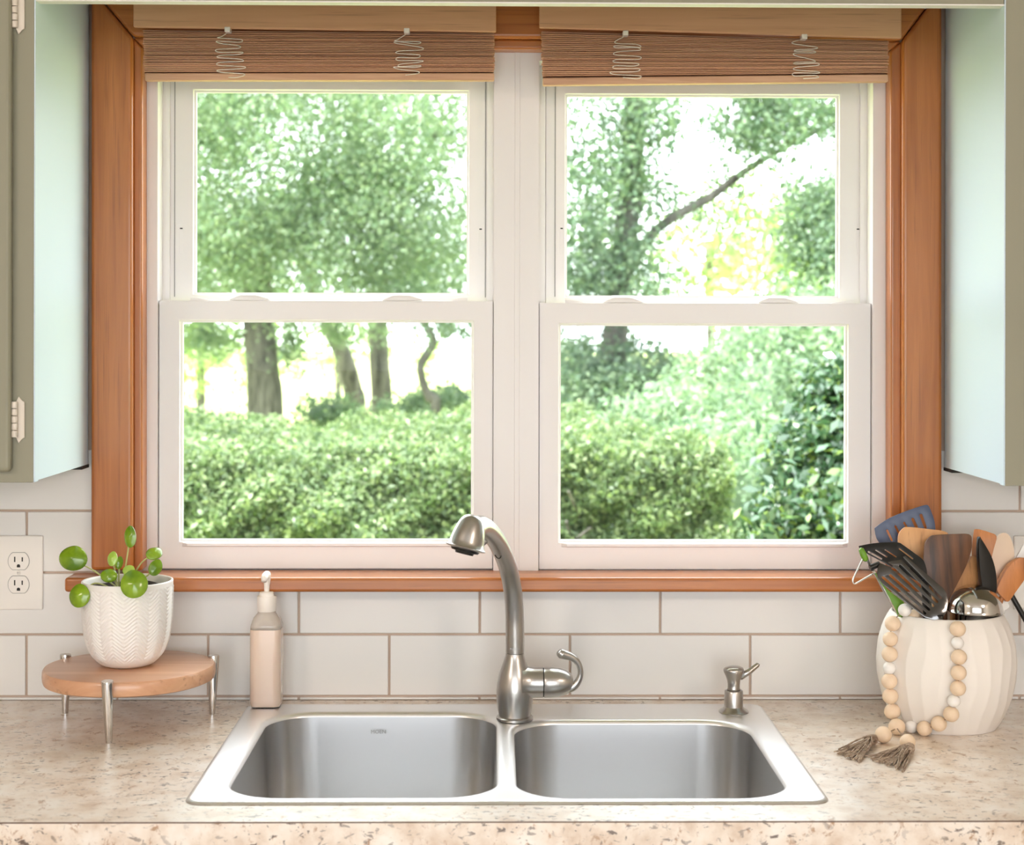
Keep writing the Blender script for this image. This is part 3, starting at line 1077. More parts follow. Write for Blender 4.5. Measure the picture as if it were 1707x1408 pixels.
# ================================================================== SOAP BOTTLE
bb = atz(444.5, 1179.5, CZ)
sb = empty('soap_bottle', (bb.x, bb.y, SZ + .0018))
tag(sb, 'tall clear soap bottle of pale pink liquid with white pump on the sink corner', 'bottle')
z0 = SZ + .0018


def bz(py): return at(444, py, bb.y).z


def sq_rings(mb, rows, cx, cy, n=7):
    rings = [[(u, v, z) for u, v in rrect(cx - a, cx + a, cy - a, cy + a, min(r, a * .999), n)] for a, r, z in rows]
    k = len(rings[0])
    vs = [p for r_ in rings for p in r_]
    fs = [(j * k + i, j * k + (i + 1) % k, (j + 1) * k + (i + 1) % k, (j + 1) * k + i) for j in range(len(rings) - 1) for i in range(k)]
    fs += [tuple(range(k - 1, -1, -1)), tuple(range((len(rings) - 1) * k, len(rings) * k))]
    return mb.add(vs, fs)


h0 = .0252
rows = [(h0 - .0055, .008, z0), (h0 - .0018, .010, z0 + .0018), (h0 - .0004, .0115, z0 + .006), (h0, .0120, z0 + .012), (h0, .0120, bz(1056)), (h0 - .0002, .0122, bz(1046))]
sq_rings(MB(), rows, bb.x, bb.y).build('bottle', M['soap'], sb, smooth=True, auto=.7)
rows = [(h0 - .0002, .0122, bz(1046)), (h0 - .0006, .0130, bz(1040)), (h0 - .0020, .0150, bz(1034)), (.0212, .0170, bz(1028.5)), (.0178, .0168, bz(1024)), (.0148, .0146, bz(1020.5)), (.0134, .0133, bz(1016))]
sq_rings(MB(), rows, bb.x, bb.y).build('shoulder', M['shoulder'], sb, smooth=True)
zc = bz(1018)
MB().lathe([(.0150, 0), (.0155, .001), (.0158, .0225), (.0150, .0245), (.0120, .0250), (.0118, .0300), (.0105, .0315), (.005, .0318)], (bb.x, bb.y, zc), 32).build('pump_collar', M['pump'], sb, smooth=True, auto=.5)
zq = zc + .0316
pm = MB().lathe([(.0042, 0), (.0046, .010), (.0056, .017), (.0062, .0235), (.0064, .0290), (.0052, .0300)], (bb.x, bb.y, zq), 20).build('pump_stem', M['pump'], sb, smooth=True, auto=.6)
MB().tube([(bb.x, bb.y, zq + .0272), (bb.x, bb.y - .018, zq + .0275), (bb.x, bb.y - .030, zq + .0255), (bb.x, bb.y - .0335, zq + .0215)], [.0066, .0062, .0052, .0042], 14).build('pump_spout', M['pump'], sb, smooth=True)

# ================================================================== OUTLETS
def outlet(px, py, label):
    c = at(px, py, -.003)
    r_ = empty('power_outlet', (c.x, 0, c.z))
    tag(r_, label, 'outlet')
    hw, hh = .0395, .0615
    MB().box(c.x - hw, c.x + hw, -.0058, -.0004, c.z - hh, c.z + hh).build('cover_plate', M['plate'], r_, bevel=.0028, seg=3)
    for s_ in (1, -1):
        cz = c.z + s_ * .0193
        pts = []
        for i in range(32):
            a = 2 * math.pi * i / 32
            pts.append((c.x + .0172 * math.cos(a), max(-.0140, min(.0140, .0172 * math.sin(a))) + cz))
        rec = MB().prism([(u, -.0058, v) for u, v in pts], (0, -.0012, 0)).build('receptacle', M['plate'], r_, bevel=.0004)
        gap = []
        for i in range(33):
            a = 2 * math.pi * i / 32
            gap.append((c.x + .0176 * math.cos(a), -.0059, max(-.0144, min(.0144, .0176 * math.sin(a))) + cz))
        MB().tube(gap, .0004, 5).build('rim_line', M['gasket'], rec)
        for dx, hgt in ((-.0062, .0088), (.0062, .0072)):
            MB().box(c.x + dx - .0010, c.x + dx + .0010, -.0073, -.0066, cz + .0030 - hgt / 2, cz + .0030 + hgt / 2).build('slot', M['dark'], rec)
        g = [(c.x + .0028 * math.cos(a), -.0066, cz - .0078 + .0028 * math.sin(a)) for a in [math.pi * i / 10 for i in range(11)]] + [(c.x - .0028, -.0066, cz - .0102), (c.x + .0028, -.0066, cz - .0102)]
        MB().prism(g, (0, -.0007, 0)).build('ground_slot', M['dark'], rec)
    sc = MB().lathe([(.0034, 0), (.0030, .0010), (.0006, .0014)], (c.x, -.0056, c.z), 16, axis=(0, -1, 0)).build('screw', M['plate'], r_, smooth=True)
    MB().box(c.x - .0022, c.x + .0022, -.0074, -.0069, c.z - .0003, c.z + .0003).build('screw_slot', M['gasket'], sc)
    return r_


outlet(32, 954, 'white double power outlet on the tiles beside the potted plant')
outlet(1729, 954, 'white power outlet on the tiles mostly hidden behind the kitchen utensils')

# ================================================================== WOODEN STAND + POTTED PLANT
feet = [atz(181.5, 1238, CZ), atz(353.5, 1190, CZ), atz(109, 1188, CZ)]
sc_ = (feet[0] + feet[1] + feet[2]) / 3
st = empty('plant_stand', (sc_.x, sc_.y, CZ))
tag(st, 'round wooden riser on three tapered metal legs under the potted plant', 'stand')
RB = .1305
zt, zb = CZ + .0905, CZ + .0665
mb = MB()
n = 72
rows = [(RB - .006, zb), (RB - .0015, zb + .002), (RB, zb + .006), (RB + .0005, (zb + zt) / 2), (RB, zt - .004), (RB - .002, zt - .0008), (RB - .006, zt)]
vs, fs = [], []
for r, z in rows:
    for i in range(n):
        a = 2 * math.pi * i / n
        wob = 1 + .012 * math.sin(2 * a + .6) + .006 * math.sin(5 * a)
        vs.append((sc_.x + r * wob * math.cos(a), sc_.y + r * wob * math.sin(a), z))
for j in range(len(rows) - 1):
    fs += [(j * n + i, j * n + (i + 1) % n, (j + 1) * n + (i + 1) % n, (j + 1) * n + i) for i in range(n)]
fs += [tuple(range(n - 1, -1, -1)), tuple(range((len(rows) - 1) * n, len(rows) * n))]
mb.add(vs, fs).build('board', M['stand_wood'], st, smooth=True, auto=.6)
for p in feet:
    d = (p - sc_); d.z = 0; d.normalize()
    tp = sc_ + d * (RB + .0045); tp.z = CZ + .094
    q = Vector((p.x, p.y, CZ))
    MB().tube([q, q + (tp - q) * .03, q + (tp - q) * .97, tp], [.0046, .0050, .0092, .0086], 20).build('leg', M['chrome'], st, smooth=True, auto=.6)
    MB().tube([tp - Vector((0, 0, .016)) - d * .012, tp - Vector((0, 0, .016))], .003, 10).build('bracket', M['chrome'], st)

pc = at(212.5, 1000, sc_.y)
pp = empty('potted_plant', (pc.x, sc_.y, zt))
tag(pp, 'round-leaved green plant in a white herringbone textured pot on the riser', 'plant')
PH, PR = .1310, .0700


def pot_r(t):
    """outer radius over relative height"""
    ys = [0, .01, .03, .07, .13, .20, .30, .42, .58, .80, 1.0]
    rs = [.030, .036, .0415, .0475, .0540, .0590, .0638, .0668, .0688, .0698, .0702]
    return float(np.interp(t, ys, rs))


ncol, per = 22, 12
n = ncol * per
rowsN = 170
ts = np.linspace(0, 1, rowsN)
rad = np.array([pot_r(t) for t in ts])
for _ in range(6):
    rad[1:-1] = (rad[:-2] + 2 * rad[1:-1] + rad[2:]) / 4
th = np.arange(n) * 2 * math.pi / n
tri = np.abs(((th / (2 * math.pi) * ncol * .5) % 1) * 2 - 1)          # zig-zag over two columns
vs = []
for j, t in enumerate(ts):
    z = t * PH
    ph = ((z - tri * .016) / .0060) % 1.0
    ridge = np.clip(1 - np.abs(ph * 2 - 1) * 1.25, 0, 1)
    colph = (th / (2 * math.pi) * ncol) % 1.0
    edge = np.clip(np.minimum(colph, 1 - colph) / .12, 0, 1)
    amp = .0026 * np.clip((t - .08) / .06, 0, 1) * np.clip((.955 - t) / .02, 0, 1)
    r = rad[j] + amp * (ridge * edge - .5)
    vs.append(np.stack([pc.x + r * np.cos(th), sc_.y + r * np.sin(th), np.full(n, zt + z)], 1))
rim = [(.0700, PH + .0012), (.0685, PH + .0020), (.0665, PH + .0015), (.0655, PH - .001), (.0650, PH - .03), (.0640, PH - .05)]
for r, z in rim:
    vs.append(np.stack([pc.x + r * np.cos(th), sc_.y + r * np.sin(th), np.full(n, zt + z)], 1))
VV = np.concatenate(vs)
nr = len(vs)
mb = MB()
fs = [(j * n + i, j * n + (i + 1) % n, (j + 1) * n + (i + 1) % n, (j + 1) * n + i) for j in range(nr - 1) for i in range(n)]
fs.append(tuple(range(n - 1, -1, -1)))
mb.add(VV.tolist(), fs)
mb.build('pot', M['ceramic'], pp, smooth=True)
so = MB()
n = 28
vs = [(pc.x, sc_.y, zt + PH - .010)]
fs = []
for j in range(1, 7):
    for i in range(n):
        a = 2 * math.pi * i / n
        vs.append((pc.x + .0652 * j / 6 * math.cos(a), sc_.y + .0652 * j / 6 * math.sin(a), zt + PH - .011 + random.uniform(-.003, .0035)))
fs += [(0, 1 + i, 1 + (i + 1) % n) for i in range(n)]
for j in range(5):
    fs += [(1 + j * n + i, 1 + (j + 1) * n + i, 1 + (j + 1) * n + (i + 1) % n, 1 + j * n + (i + 1) % n) for i in range(n)]
so.add(vs, fs).build('soil', M['soil'], pp, smooth=True)


def pilea_leaf(px, py, wpx, hpx, Y, face, roll, young, root_px, dY=0, mid=None):
    """round domed leaf; face = direction its upper side looks to"""
    c = at(px, py, Y)
    s = FPX / (Y - EYE.y)
    f = Vector(face).normalized()
    up = Vector((0, 0, 1))
    u = up.cross(f)
    u = u.normalized() if u.length > .01 else Vector((1, 0, 0))
    v = f.cross(u).normalized()
    cr, sr = math.cos(roll), math.sin(roll)
    u, v = u * cr + v * sr, v * cr - u * sr
    a, b_ = wpx / s / 2, hpx / s / 2
    m_ = MB()
    n, k = 28, 6
    vs = [c + f * (.0010 + a * .10)]
    for j in range(1, k + 1):
        t = j / k
        for i in range(n):
            an = 2 * math.pi * i / n
            tip = 1 + .10 * max(0, math.cos(an - math.pi / 2)) ** 6
            dome = a * (.10 - .34 * t * t) + .0006 * math.sin(3 * an) * t
            vs.append(c + u * (a * t * math.cos(an)) + v * (b_ * t * math.sin(an) * tip) + f * dome)
    fs = [(0, 1 + i, 1 + (i + 1) % n) for i in range(n)]
    for j in range(k - 1):
        fs += [(1 + j * n + i, 1 + (j + 1) * n + i, 1 + (j + 1) * n + (i + 1) % n, 1 + j * n + (i + 1) % n) for i in range(n)]
    # underside
    kk = len(vs)
    vs += [p - f * .0011 for p in vs]
    fs += [tuple(i + kk for i in reversed(q)) for q in fs]
    rim_ = 1 + (k - 1) * n
    fs += [(rim_ + i, rim_ + kk + i, rim_ + kk + (i + 1) % n, rim_ + (i + 1) % n) for i in range(n)]
    m_.add(vs, fs)
    lf = m_.build('leaf', M['leaf_pale'] if young else M['leaf'], pp, smooth=True, auto=1.0)
    rp = at(*root_px, sc_.y + dY)
    rp.z = min(rp.z, zt + PH - .012)
    e = c - f * .0015 - v * b_ * .15
    pts = [rp, rp * .55 + e * .45 + Vector((0, 0, .006)), e] if mid is None else [rp, at(*mid, (Y + sc_.y) / 2), e]
    MB().tube(smooth_path(pts, 7), .00125, 8).build('stem', M['petiole'], pp, smooth=True)


Yp = sc_.y
pilea_leaf(119.5, 930, 50, 40, Yp - .045, (-.15, -1, .30), -.12, False, (200, 981), -.01, (155, 950))
pilea_leaf(130, 993, 38, 38, Yp - .055, (-.30, -1, .25), .2, False, (196, 985), -.02, (158, 972))
pilea_leaf(215.5, 895, 22, 35, Yp - .005, (-.35, -1, .15), .10, False, (205, 975), 0, (210, 940))
pilea_leaf(186, 931, 19, 24, Yp + .000, (-.4, -1, .35), .1, True, (196, 975), 0)
pilea_leaf(199, 938, 13, 21, Yp + .01, (.5, -1, .2), -.25, False, (198, 975), .01)
pilea_leaf(181, 958, 28, 23, Yp - .03, (.05, -1, .55), -.1, False, (197, 978), -.01)
pilea_leaf(214, 949, 20, 17, Yp - .02, (0, -1, .6), .3, True, (203, 975), 0)
pilea_leaf(223, 973, 45, 46, Yp - .084, (.10, -1, .35), .25, False, (203, 978), -.01, (212, 955))
pilea_leaf(257.5, 920, 29, 24, Yp - .000, (.25, -.7, .8), .55, False, (212, 973), 0, (234, 940))
pilea_leaf(260, 946, 22, 28, Yp - .02, (.55, -1, .2), -.55, False, (216, 975), 0, (242, 962))

# ================================================================== UTENSIL CROCK
KY = -.169
kc = at(1577, 1100, KY)
kx = kc.x
KH = .1745
ck = empty('utensil_crock', (kx, KY, CZ))
tag(ck, 'white barrel-shaped stoneware crock with carved flutes holding the kitchen utensils', 'crock')


def crock_r(z):
    ys = np.array([0, .006, .02, .045, .075, .10, .13, .155, .170, .1745])
    rs = np.array([.0755, .0800, .0880, .0985, .1050, .1066, .1040, .0965, .0890, .0855])
    return float(np.interp(z, ys, rs))


nA, nZ = 312, 80
zz = np.linspace(0, KH, nZ)
rr = np.array([crock_r(z) for z in zz])
for _ in range(8):
    rr[1:-1] = (rr[:-2] + 2 * rr[1:-1] + rr[2:]) / 4
th = np.arange(nA) * 2 * math.pi / nA
vs = []
for j, z in enumerate(zz):
    wob = .030 * np.sin(z / .026 + 1.3 * np.sin(3 * th)) + .018 * np.sin(z / .015 + 5 * th)
    f_ = ((th + wob) / (2 * math.pi) * 26) % 1.0
    depth = .0014 * (1 - (2 * f_ - 1) ** 2) * np.clip((KH - z) / .022, 0, 1) * np.clip(z / .012, 0, 1)
    r = rr[j] - depth + .0006
    vs.append(np.stack([kx + r * np.cos(th), KY + r * np.sin(th), np.full(nA, CZ + z)], 1))
for r, z in ((.0848, KH + .0016), (.0830, KH + .0020), (.0812, KH + .0012), (.0802, KH - .002), (.086, KH - .025), (.097, KH - .07), (.096, .06), (.080, .015), (.07, .008)):
    vs.append(np.stack([kx + r * np.cos(th), KY + r * np.sin(th), np.full(nA, CZ + z)], 1))
VV = np.concatenate(vs)
nr = len(vs)
fs = [(j * nA + i, j * nA + (i + 1) % nA, (j + 1) * nA + (i + 1) % nA, (j + 1) * nA + i) for j in range(nr - 1) for i in range(nA)]
fs += [tuple(range(nA - 1, -1, -1)), tuple(range((nr - 1) * nA, nr * nA))]
MB().add(VV.tolist(), fs).build('crock_body', M['crock'], ck, smooth=True)

# ================================================================== BEAD GARLAND
gr = empty('bead_garland', atz(1490, 1235, CZ))
tag(gr, 'string of pale wooden and white beads with jute tassels draped over the crock', 'garland')


def bead_spot(px, py, rp):
    d = ray(px, py)
    for t in np.linspace(2.25, 2.75, 1500):
        q = EYE + d * (t / d.y)
        h = q.z - CZ
        s = FPX / t
        rb = rp / s
        if h <= rb: return Vector((q.x, q.y, CZ + rb)), rb
        rho = math.hypot(q.x - kx, q.y - KY)
        if h < KH + .01 and rho < crock_r(min(h, KH)) + rb * .97:
            return q, rb
    return at(px, py, KY - .05), .012


bl = [(1488, 1039, 12.8, 0), (1484, 1065, 12.2, 0), (1483, 1090, 13, 0), (1482.5, 1113, 10.4, 1), (1482.5, 1135, 13, 0), (1484, 1160, 13, 0),
      (1487.5, 1185.5, 13.2, 0), (1495, 1211, 13.6, 0), (1472.6, 1224, 13.4, 0), (1513, 1236, 12.4, 0),
      (1596.6, 1048, 13, 0), (1596, 1071.5, 10.4, 1), (1598.6, 1095, 12.8, 0), (1598, 1121, 12.8, 0), (1597, 1147, 12.8, 0), (1590, 1168, 10.6, 1),
      (1585.6, 1190, 12.8, 0), (1565, 1206, 12.8, 0), (1541, 1214, 12.4, 0), (1518.7, 1211, 10.3, 1)]
bead_data = {}
spots = []
for i, (px, py, rp, wh) in enumerate(bl):
    if i == 8: c, rb = atz(px, py, CZ + .0125), .0122
    elif i == 9: c, rb = atz(px, py, CZ + .0115), .0113
    else: c, rb = bead_spot(px, py, rp)
    spots.append((c, rb, wh))
c = at(1508, 1016.5, KY - .052); c.z = max(c.z, CZ + KH + .009)
spots.append((c, .0098, 1))
c2 = at(1524, 1026, KY - .040)
spots.append((c2, .0098, 0))
unit = {}
for wh in (0, 1):
    o = MB().ball((0, 0, 0), 1.0, 24, 16, (1, 1, .97)).build('bead', M['bead_white' if wh else 'bead'], None, smooth=True)
    unit[wh] = o.data
    bpy.data.objects.remove(o)
g0 = origin(gr)
for c, rb, wh in spots:
    o = bpy.data.objects.new('bead', unit[wh]); C.objects.link(o)
    o.parent = gr
    o.location = c - g0
    o.scale = (rb * 1.03,) * 3
    o.rotation_euler = (random.uniform(-.4, .4), random.uniform(-.4, .4), random.uniform(0, 3))
strand1 = [c2, spots[20][0]] + [spots[i][0] for i in range(0, 8)] + [spots[8][0]]
MB().tube(smooth_path(strand1, 5), .0009, 6).build('string', M['jute'], gr, smooth=True)
strand2 = [spots[i][0] for i in range(10, 20)] + [spots[7][0], spots[9][0]]
MB().tube(smooth_path(strand2, 5), .0009, 6).build('string', M['jute'], gr, smooth=True)


def tassel(knot, ends, seed, n=46):
    r_ = random.Random(seed)
    k = atz(*knot, CZ + .009)
    m_ = MB()
    for i in range(n):
        t = r_.random()
        e = atz(*[ends[0][j] + (ends[1][j] - ends[0][j]) * t for j in (0, 1)], CZ + .002)
        e = k.lerp(e, r_.uniform(.78, 1.08))
        e.z = CZ + r_.uniform(.0014, .0045)
        lift = r_.uniform(0, 1)
        side = Vector((r_.uniform(-.004, .004), r_.uniform(-.004, .004), 0))
        pts = [k + Vector((r_.uniform(-.003, .003), r_.uniform(-.003, .003), r_.uniform(-.004, .004)))]
        for q in (.2, .4, .6, .8):
            p = k.lerp(e, q) + side * math.sin(q * 3.1) + Vector((r_.uniform(-.0016, .0016), r_.uniform(-.0016, .0016), 0))
            p.z = CZ + .0014 + (.0020 + .012 * lift) * math.sin(math.pi * min(.5 + q * .5, 1)) + .001 * r_.random()
            pts.append(p)
        pts.append(e)
        m_.tube(smooth_path(pts, 3), [.0011 + .0003 * math.sin(j * 2.1) for j in range(16)], 5)
    o = m_.build('tassel', M['jute'], gr, smooth=True)
    o['kind'] = 'stuff'
    return k


k1 = tassel((1456, 1231), ((1386, 1252), (1434, 1268)), 1)
k2 = tassel((1517, 1245), ((1440, 1262), (1508, 1284)), 2)
for k, d in ((k1, Vector((-1, -.3, -.1))), (k2, Vector((-.9, -.6, -.1)))):
    d.normalize()
    MB().lathe([(.0062, -.004), (.0078, -.001), (.0078, .009), (.0066, .012)], k + Vector((0, 0, -.001)), 16, axis=d).build('tassel_knot', M['jute'], gr, smooth=True)

# ================================================================== KITCHEN UTENSILS in the crock
def c5(x, y): return (1400 + x / 5.56, 830 + y / 5.56)
def c7(x, y): return (1540 + x / 6.4, 840 + y / 6.4)
def c8(x, y): return (1410 + x / 6.707, 840 + y / 6.707)


def utensil(name, label, cat, material, conv, outline, Y0, ref, tilt, turn, thick, holes=(), bevel=.0012, sm=4, part='blade', handle=None, hmat=None, hr=.006):
    """a flat-headed tool: head outline measured on its own leaning plane, grip running down into the crock"""
    n = Vector((turn, -1, tilt)).normalized()
    p0 = at(*conv(*ref), Y0)
    foot = Vector((kx + (p0.x - kx) * .25, KY + (Y0 - KY) * .3, CZ + .02))
    root = empty(name, foot)
    tag(root, label, cat, 'kitchen utensils standing in the crock')
    hs = []
    for (a, b_, wd) in holes:
        d = Vector((b_[0] - a[0], b_[1] - a[1]))
        L_ = d.length
        d /= L_
        q = Vector((-d.y, d.x))
        loop = []
        for s0, ctr in ((1, b_), (-1, a)):
            for i in range(6):
                an = -math.pi / 2 + math.pi * i / 5
                loop.append((ctr[0] + s0 * (d.x * math.cos(an) * wd / 2 + q.x * math.sin(an) * wd / 2), ctr[1] + s0 * (d.y * math.cos(an) * wd / 2 + q.y * math.sin(an) * wd / 2)))
        hs.append(loop)
    plate(part, material, root, outline, hs, lambda u, v: on_plane(*conv(u, v), p0, n), n, thick, bevel=bevel, smooth_n=sm)
    if handle is not None:
        a = on_plane(*conv(*handle), p0, n)
        b_ = Vector((foot.x, foot.y, CZ + .016))
        mid = a.lerp(b_, .5)
        MB().tube([a, mid, b_], [hr, hr, hr], 12).build('handle', hmat or material, root, smooth=True, auto=.6)
    return root


# slate blue slotted turner
utensil('slotted_turner', 'slate blue slotted turner at the back of the crock', 'spatula', M['slate'], c8,
        [(322, 290), (345, 248), (480, 160), (640, 90), (800, 35), (890, 10), (925, 20), (955, 85), (985, 170), (1000, 270), (1000, 420), (975, 600), (900, 640), (760, 600), (560, 520), (372, 430)],
        KY + .055, (650, 250), .10, -.1, .0026,
        [((462, 295), (515, 405), 24), ((555, 250), (600, 335), 26), ((652, 210), (700, 300), 24), ((748, 170), (790, 260), 34), ((840, 125), (890, 260), 34)], .0006, 3, handle=(880, 600), hmat=M['nylon'])
# light beech turner
utensil('wooden_spatula', 'light orange beech spatula with a wide straight top behind the walnut one', 'spatula', M['beech'], c5,
        [(540, 420), (545, 335), (585, 280), (640, 268), (850, 290), (965, 308), (1005, 350), (1000, 500), (960, 760), (900, 900), (840, 860), (640, 640), (560, 520)],
        KY + .022, (760, 420), .12, 0, .005, handle=(890, 850), part='blade')
# dark walnut turner
utensil('wooden_spatula', 'dark walnut spatula with rounded top standing in front of the beech one', 'spatula', M['walnut'], c5,
        [(778, 600), (783, 450), (800, 395), (838, 357), (890, 342), (1100, 330), (1180, 332), (1212, 352), (1218, 395), (1212, 490), (1160, 640), (1060, 840), (1010, 940), (960, 990), (905, 930), (860, 830), (795, 700)],
        KY - .012, (1000, 560), .12, .05, .006, handle=(955, 940))
# olive wood spoon seen from its back
utensil('wooden_spoon', 'olive brown wooden spoon with a pale edge between walnut spatula and ladle', 'spoon', M['olive'], c5,
        [(1180, 585), (1222, 535), (1258, 580), (1262, 760), (1235, 900), (1130, 985), (1030, 1010), (1000, 960), (1040, 850), (1110, 715)],
        KY - .006, (1150, 780), .15, .35, .010, bevel=.003, handle=(1060, 960))
# acacia corner spatula
utensil('wooden_spatula', 'orange acacia corner spatula just behind the black pointed tool', 'spatula', M['acacia'], c7,
        [(533, 290), (548, 268), (600, 272), (700, 302), (775, 345), (745, 480), (705, 640), (670, 800), (640, 960), (590, 980), (553, 880), (526, 700), (512, 560), (516, 430)],
        KY + .010, (620, 560), .15, -.25, .006, bevel=.002, handle=(610, 900))
# black pointed tool
utensil('black_spoon', 'black nylon tool with a narrow pointed head above the ladle', 'utensil', M['nylon'], c7,
        [(582, 352), (600, 372), (650, 452), (708, 560), (745, 680), (762, 800), (758, 920), (720, 980), (650, 960), (622, 900), (596, 780), (580, 620), (574, 480)],
        KY - .012, (670, 700), .12, .3, .008, bevel=.0030, part='head', handle=(690, 940))
# pale maple spoon
utensil('wooden_spoon', 'pale maple wooden spoon with an oval bowl near the wall cabinet end', 'spoon', M['maple'], c7,
        [(722, 520), (742, 440), (782, 350), (840, 307), (900, 335), (940, 430), (955, 540), (940, 680), (890, 790), (820, 850), (760, 830), (728, 760), (712, 640)],
        KY + .030, (830, 560), .15, .1, .009, bevel=.003, part='bowl', handle=(800, 800))
# acacia paddle leaning out
utensil('wooden_paddle', 'reddish acacia paddle leaning out over the edge of the crock', 'utensil', M['acacia'], c7,
        [(972, 592), (1010, 572), (1075, 572), (1135, 590), (1155, 650), (1075, 775), (960, 935), (885, 1035), (835, 1005), (768, 925), (775, 870), (840, 740), (905, 645)],
        KY + .002, (960, 780), .1, .1, .014, bevel=.005, part='blade', handle=(835, 985), hr=.004)
# white plastic tool
utensil('plastic_spatula', 'white plastic spatula leaning behind the acacia paddle', 'spatula', M['white_plastic'], c7,
        [(978, 590), (1010, 520), (1069, 412), (1130, 330), (1200, 370), (1180, 470), (1110, 600), (1000, 800), (940, 800)],
        KY + .028, (1050, 520), .1, 0, .004, bevel=.0012, part='blade', handle=(955, 790))
utensil('white_spoon', 'white serving spoon peeping out beside the steel ladle', 'spoon', M['white_plastic'], c7,
        [(760, 960), (800, 972), (850, 1000), (890, 1060), (902, 1095), (870, 1125), (800, 1150), (740, 1140), (720, 1040)],
        KY - .000, (820, 1060), .2, .2, .006, bevel=.002, part='bowl', handle=(780, 1120))
# black slotted turner
utensil('slotted_turner', 'black nylon slotted turner tipped sideways below the beech spatula', 'spatula', M['nylon'], c8,
        [(145, 480), (180, 462), (300, 440), (450, 428), (585, 430), (645, 462), (760, 545), (868, 632), (905, 760), (900, 880), (800, 860), (640, 770), (400, 640), (250, 560)],
        KY - .020, (560, 560), .45, -.1, .0028,
        [((255, 535), (395, 612), 22), ((335, 515), (455, 590), 16), ((440, 512), (560, 590), 14), ((600, 500), (745, 610), 16), ((560, 640), (700, 730), 16)], .0006, 3, handle=(880, 830))
# dark steel slotted turner in front
hl5 = []
for i in range(5):
    t = i / 4
    a = (578 + (400 - 578) * t, 560 + (735 - 560) * t)
    b_ = (935 + (790 - 935) * t, 925 + (1068 - 925) * t)
    if i in (1, 3): hl5.append(((a[0] + 25, a[1] + 25), b_, 26))
    else: hl5.append((a, b_, 26))
hl5.append(((440, 603), (482, 632), 26))
utensil('slotted_turner', 'shiny dark steel slotted turner leaning across the front of the crock', 'spatula', M['steel_dark'], c5,
        [(343, 700), (350, 650), (370, 600), (405, 555), (450, 520), (500, 506), (548, 500), (610, 535), (760, 668), (900, 788), (960, 838), (988, 885), (1003, 960), (990, 1050), (950, 1120), (870, 1128), (790, 1105), (650, 1000), (520, 890), (400, 800), (352, 740)],
        KY - .055, (660, 800), .35, -.12, .0022, hl5, .0005, 0, handle=(930, 1080), hmat=M['steel_dark'], hr=.005)

# tongs with green grip and wire pull ring
tY = KY - .035
tg = empty('kitchen_tongs', Vector((kx - .03, KY - .02, CZ + .02)))
tag(tg, 'tongs with green grip and wire pull ring leaning out of the crock', 'tongs')
n = Vector((.1, -1, .1)).normalized()
p0 = at(*c8(430, 950), tY)
plate('arm', M['green'], tg, [(318, 770), (352, 792), (450, 940), (600, 1060), (650, 1110), (640, 1230), (590, 1260), (555, 1185), (425, 950)], [], lambda u, v: on_plane(*c8(u, v), p0, n), n, .006, bevel=.0015, smooth_n=2)
q = lambda u, v, dy=0: on_plane(*c8(u, v), p0, n) + Vector((0, dy, 0))
MB().tube([q(300, 735), q(350, 810), q(420, 950), q(500, 1085), q(575, 1215)], .0016, 8, flat=2.0).build('arm_edge', M['chrome'], tg, smooth=True)
MB().tube([q(620, 1160), Vector((kx - .02, KY - .01, CZ + .016))], .006, 10).build('arm_shank', M['chrome'], tg, smooth=True)
MB().tube([q(160, 495), q(170, 505), q(195, 560), q(222, 620), q(230, 638)], [.0020, .0042, .0052, .0048, .0022], 14).build('grip_cap', M['green'], tg, smooth=True)
MB().tube([q(215, 545), q(250, 640), q(290, 745)], .0017, 8).build('pin', M['steel_dark'], tg, smooth=True)
MB().tube([q(268, 712), q(376, 668)], .0046, 16).build('hinge_barrel', M['nylon'], tg, smooth=True, auto=.6)
MB().tube(smooth_path([q(200, 590), q(140, 715), q(85, 830), q(80, 868), q(108, 888), q(200, 838), q(305, 778)], 5), .0013, 8).build('pull_ring', M['chrome'], tg, smooth=True)

# steel ladle, bowl upside down
lc = at(1625.6, 1017, KY - .022)
ld = empty('steel_ladle', (lc.x, lc.y, CZ + .02))
tag(ld, 'polished steel ladle turned upside down in the crock', 'ladle')
prof = [(.0340, -.020), (.0352, -.004), (.0372, -.0012), (.0426, -.0006), (.0432, .0006), (.0424, .0016)]
for i in range(1, 13):
    a = math.pi / 2 * i / 12
    prof.append((max(.0420 * math.cos(a), .0008), .0016 + .0385 * math.sin(a) ** .92))
MB().lathe(prof, lc, 48, axis=(-.06, -.05, 1)).build('bowl', M['chrome'], ld, smooth=True, auto=.8)
MB().tube([lc + Vector((-.005, .020, -.012)), Vector((kx + .02, KY, CZ + .016))], .0045, 10, flat=.5).build('handle', M['chrome'], ld, smooth=True)

# black handle leaning behind the crock
a, b_ = at(*c7(925, 955), -.055), at(*c7(1090, 1245), -.048)
d = (b_ - a).normalized()
foot = a + d * ((a.z - CZ - .004) / -d.z)
bh = empty('leaning_handle', (foot.x, foot.y, CZ))
tag(bh, 'straight black handle leaning diagonally behind the crock', 'handle')
MB().tube([foot, foot - d * .004, a + d * .002, a], [.0034, .0044, .0044, .0034], 14).build('black_rod', M['nylon'], bh, smooth=True, auto=.6)
MB().tube([foot + Vector((0, 0, -.0005)), foot - d * .014], .0052, 14).build('end_cap', M['nylon'], bh, smooth=True, auto=.6)

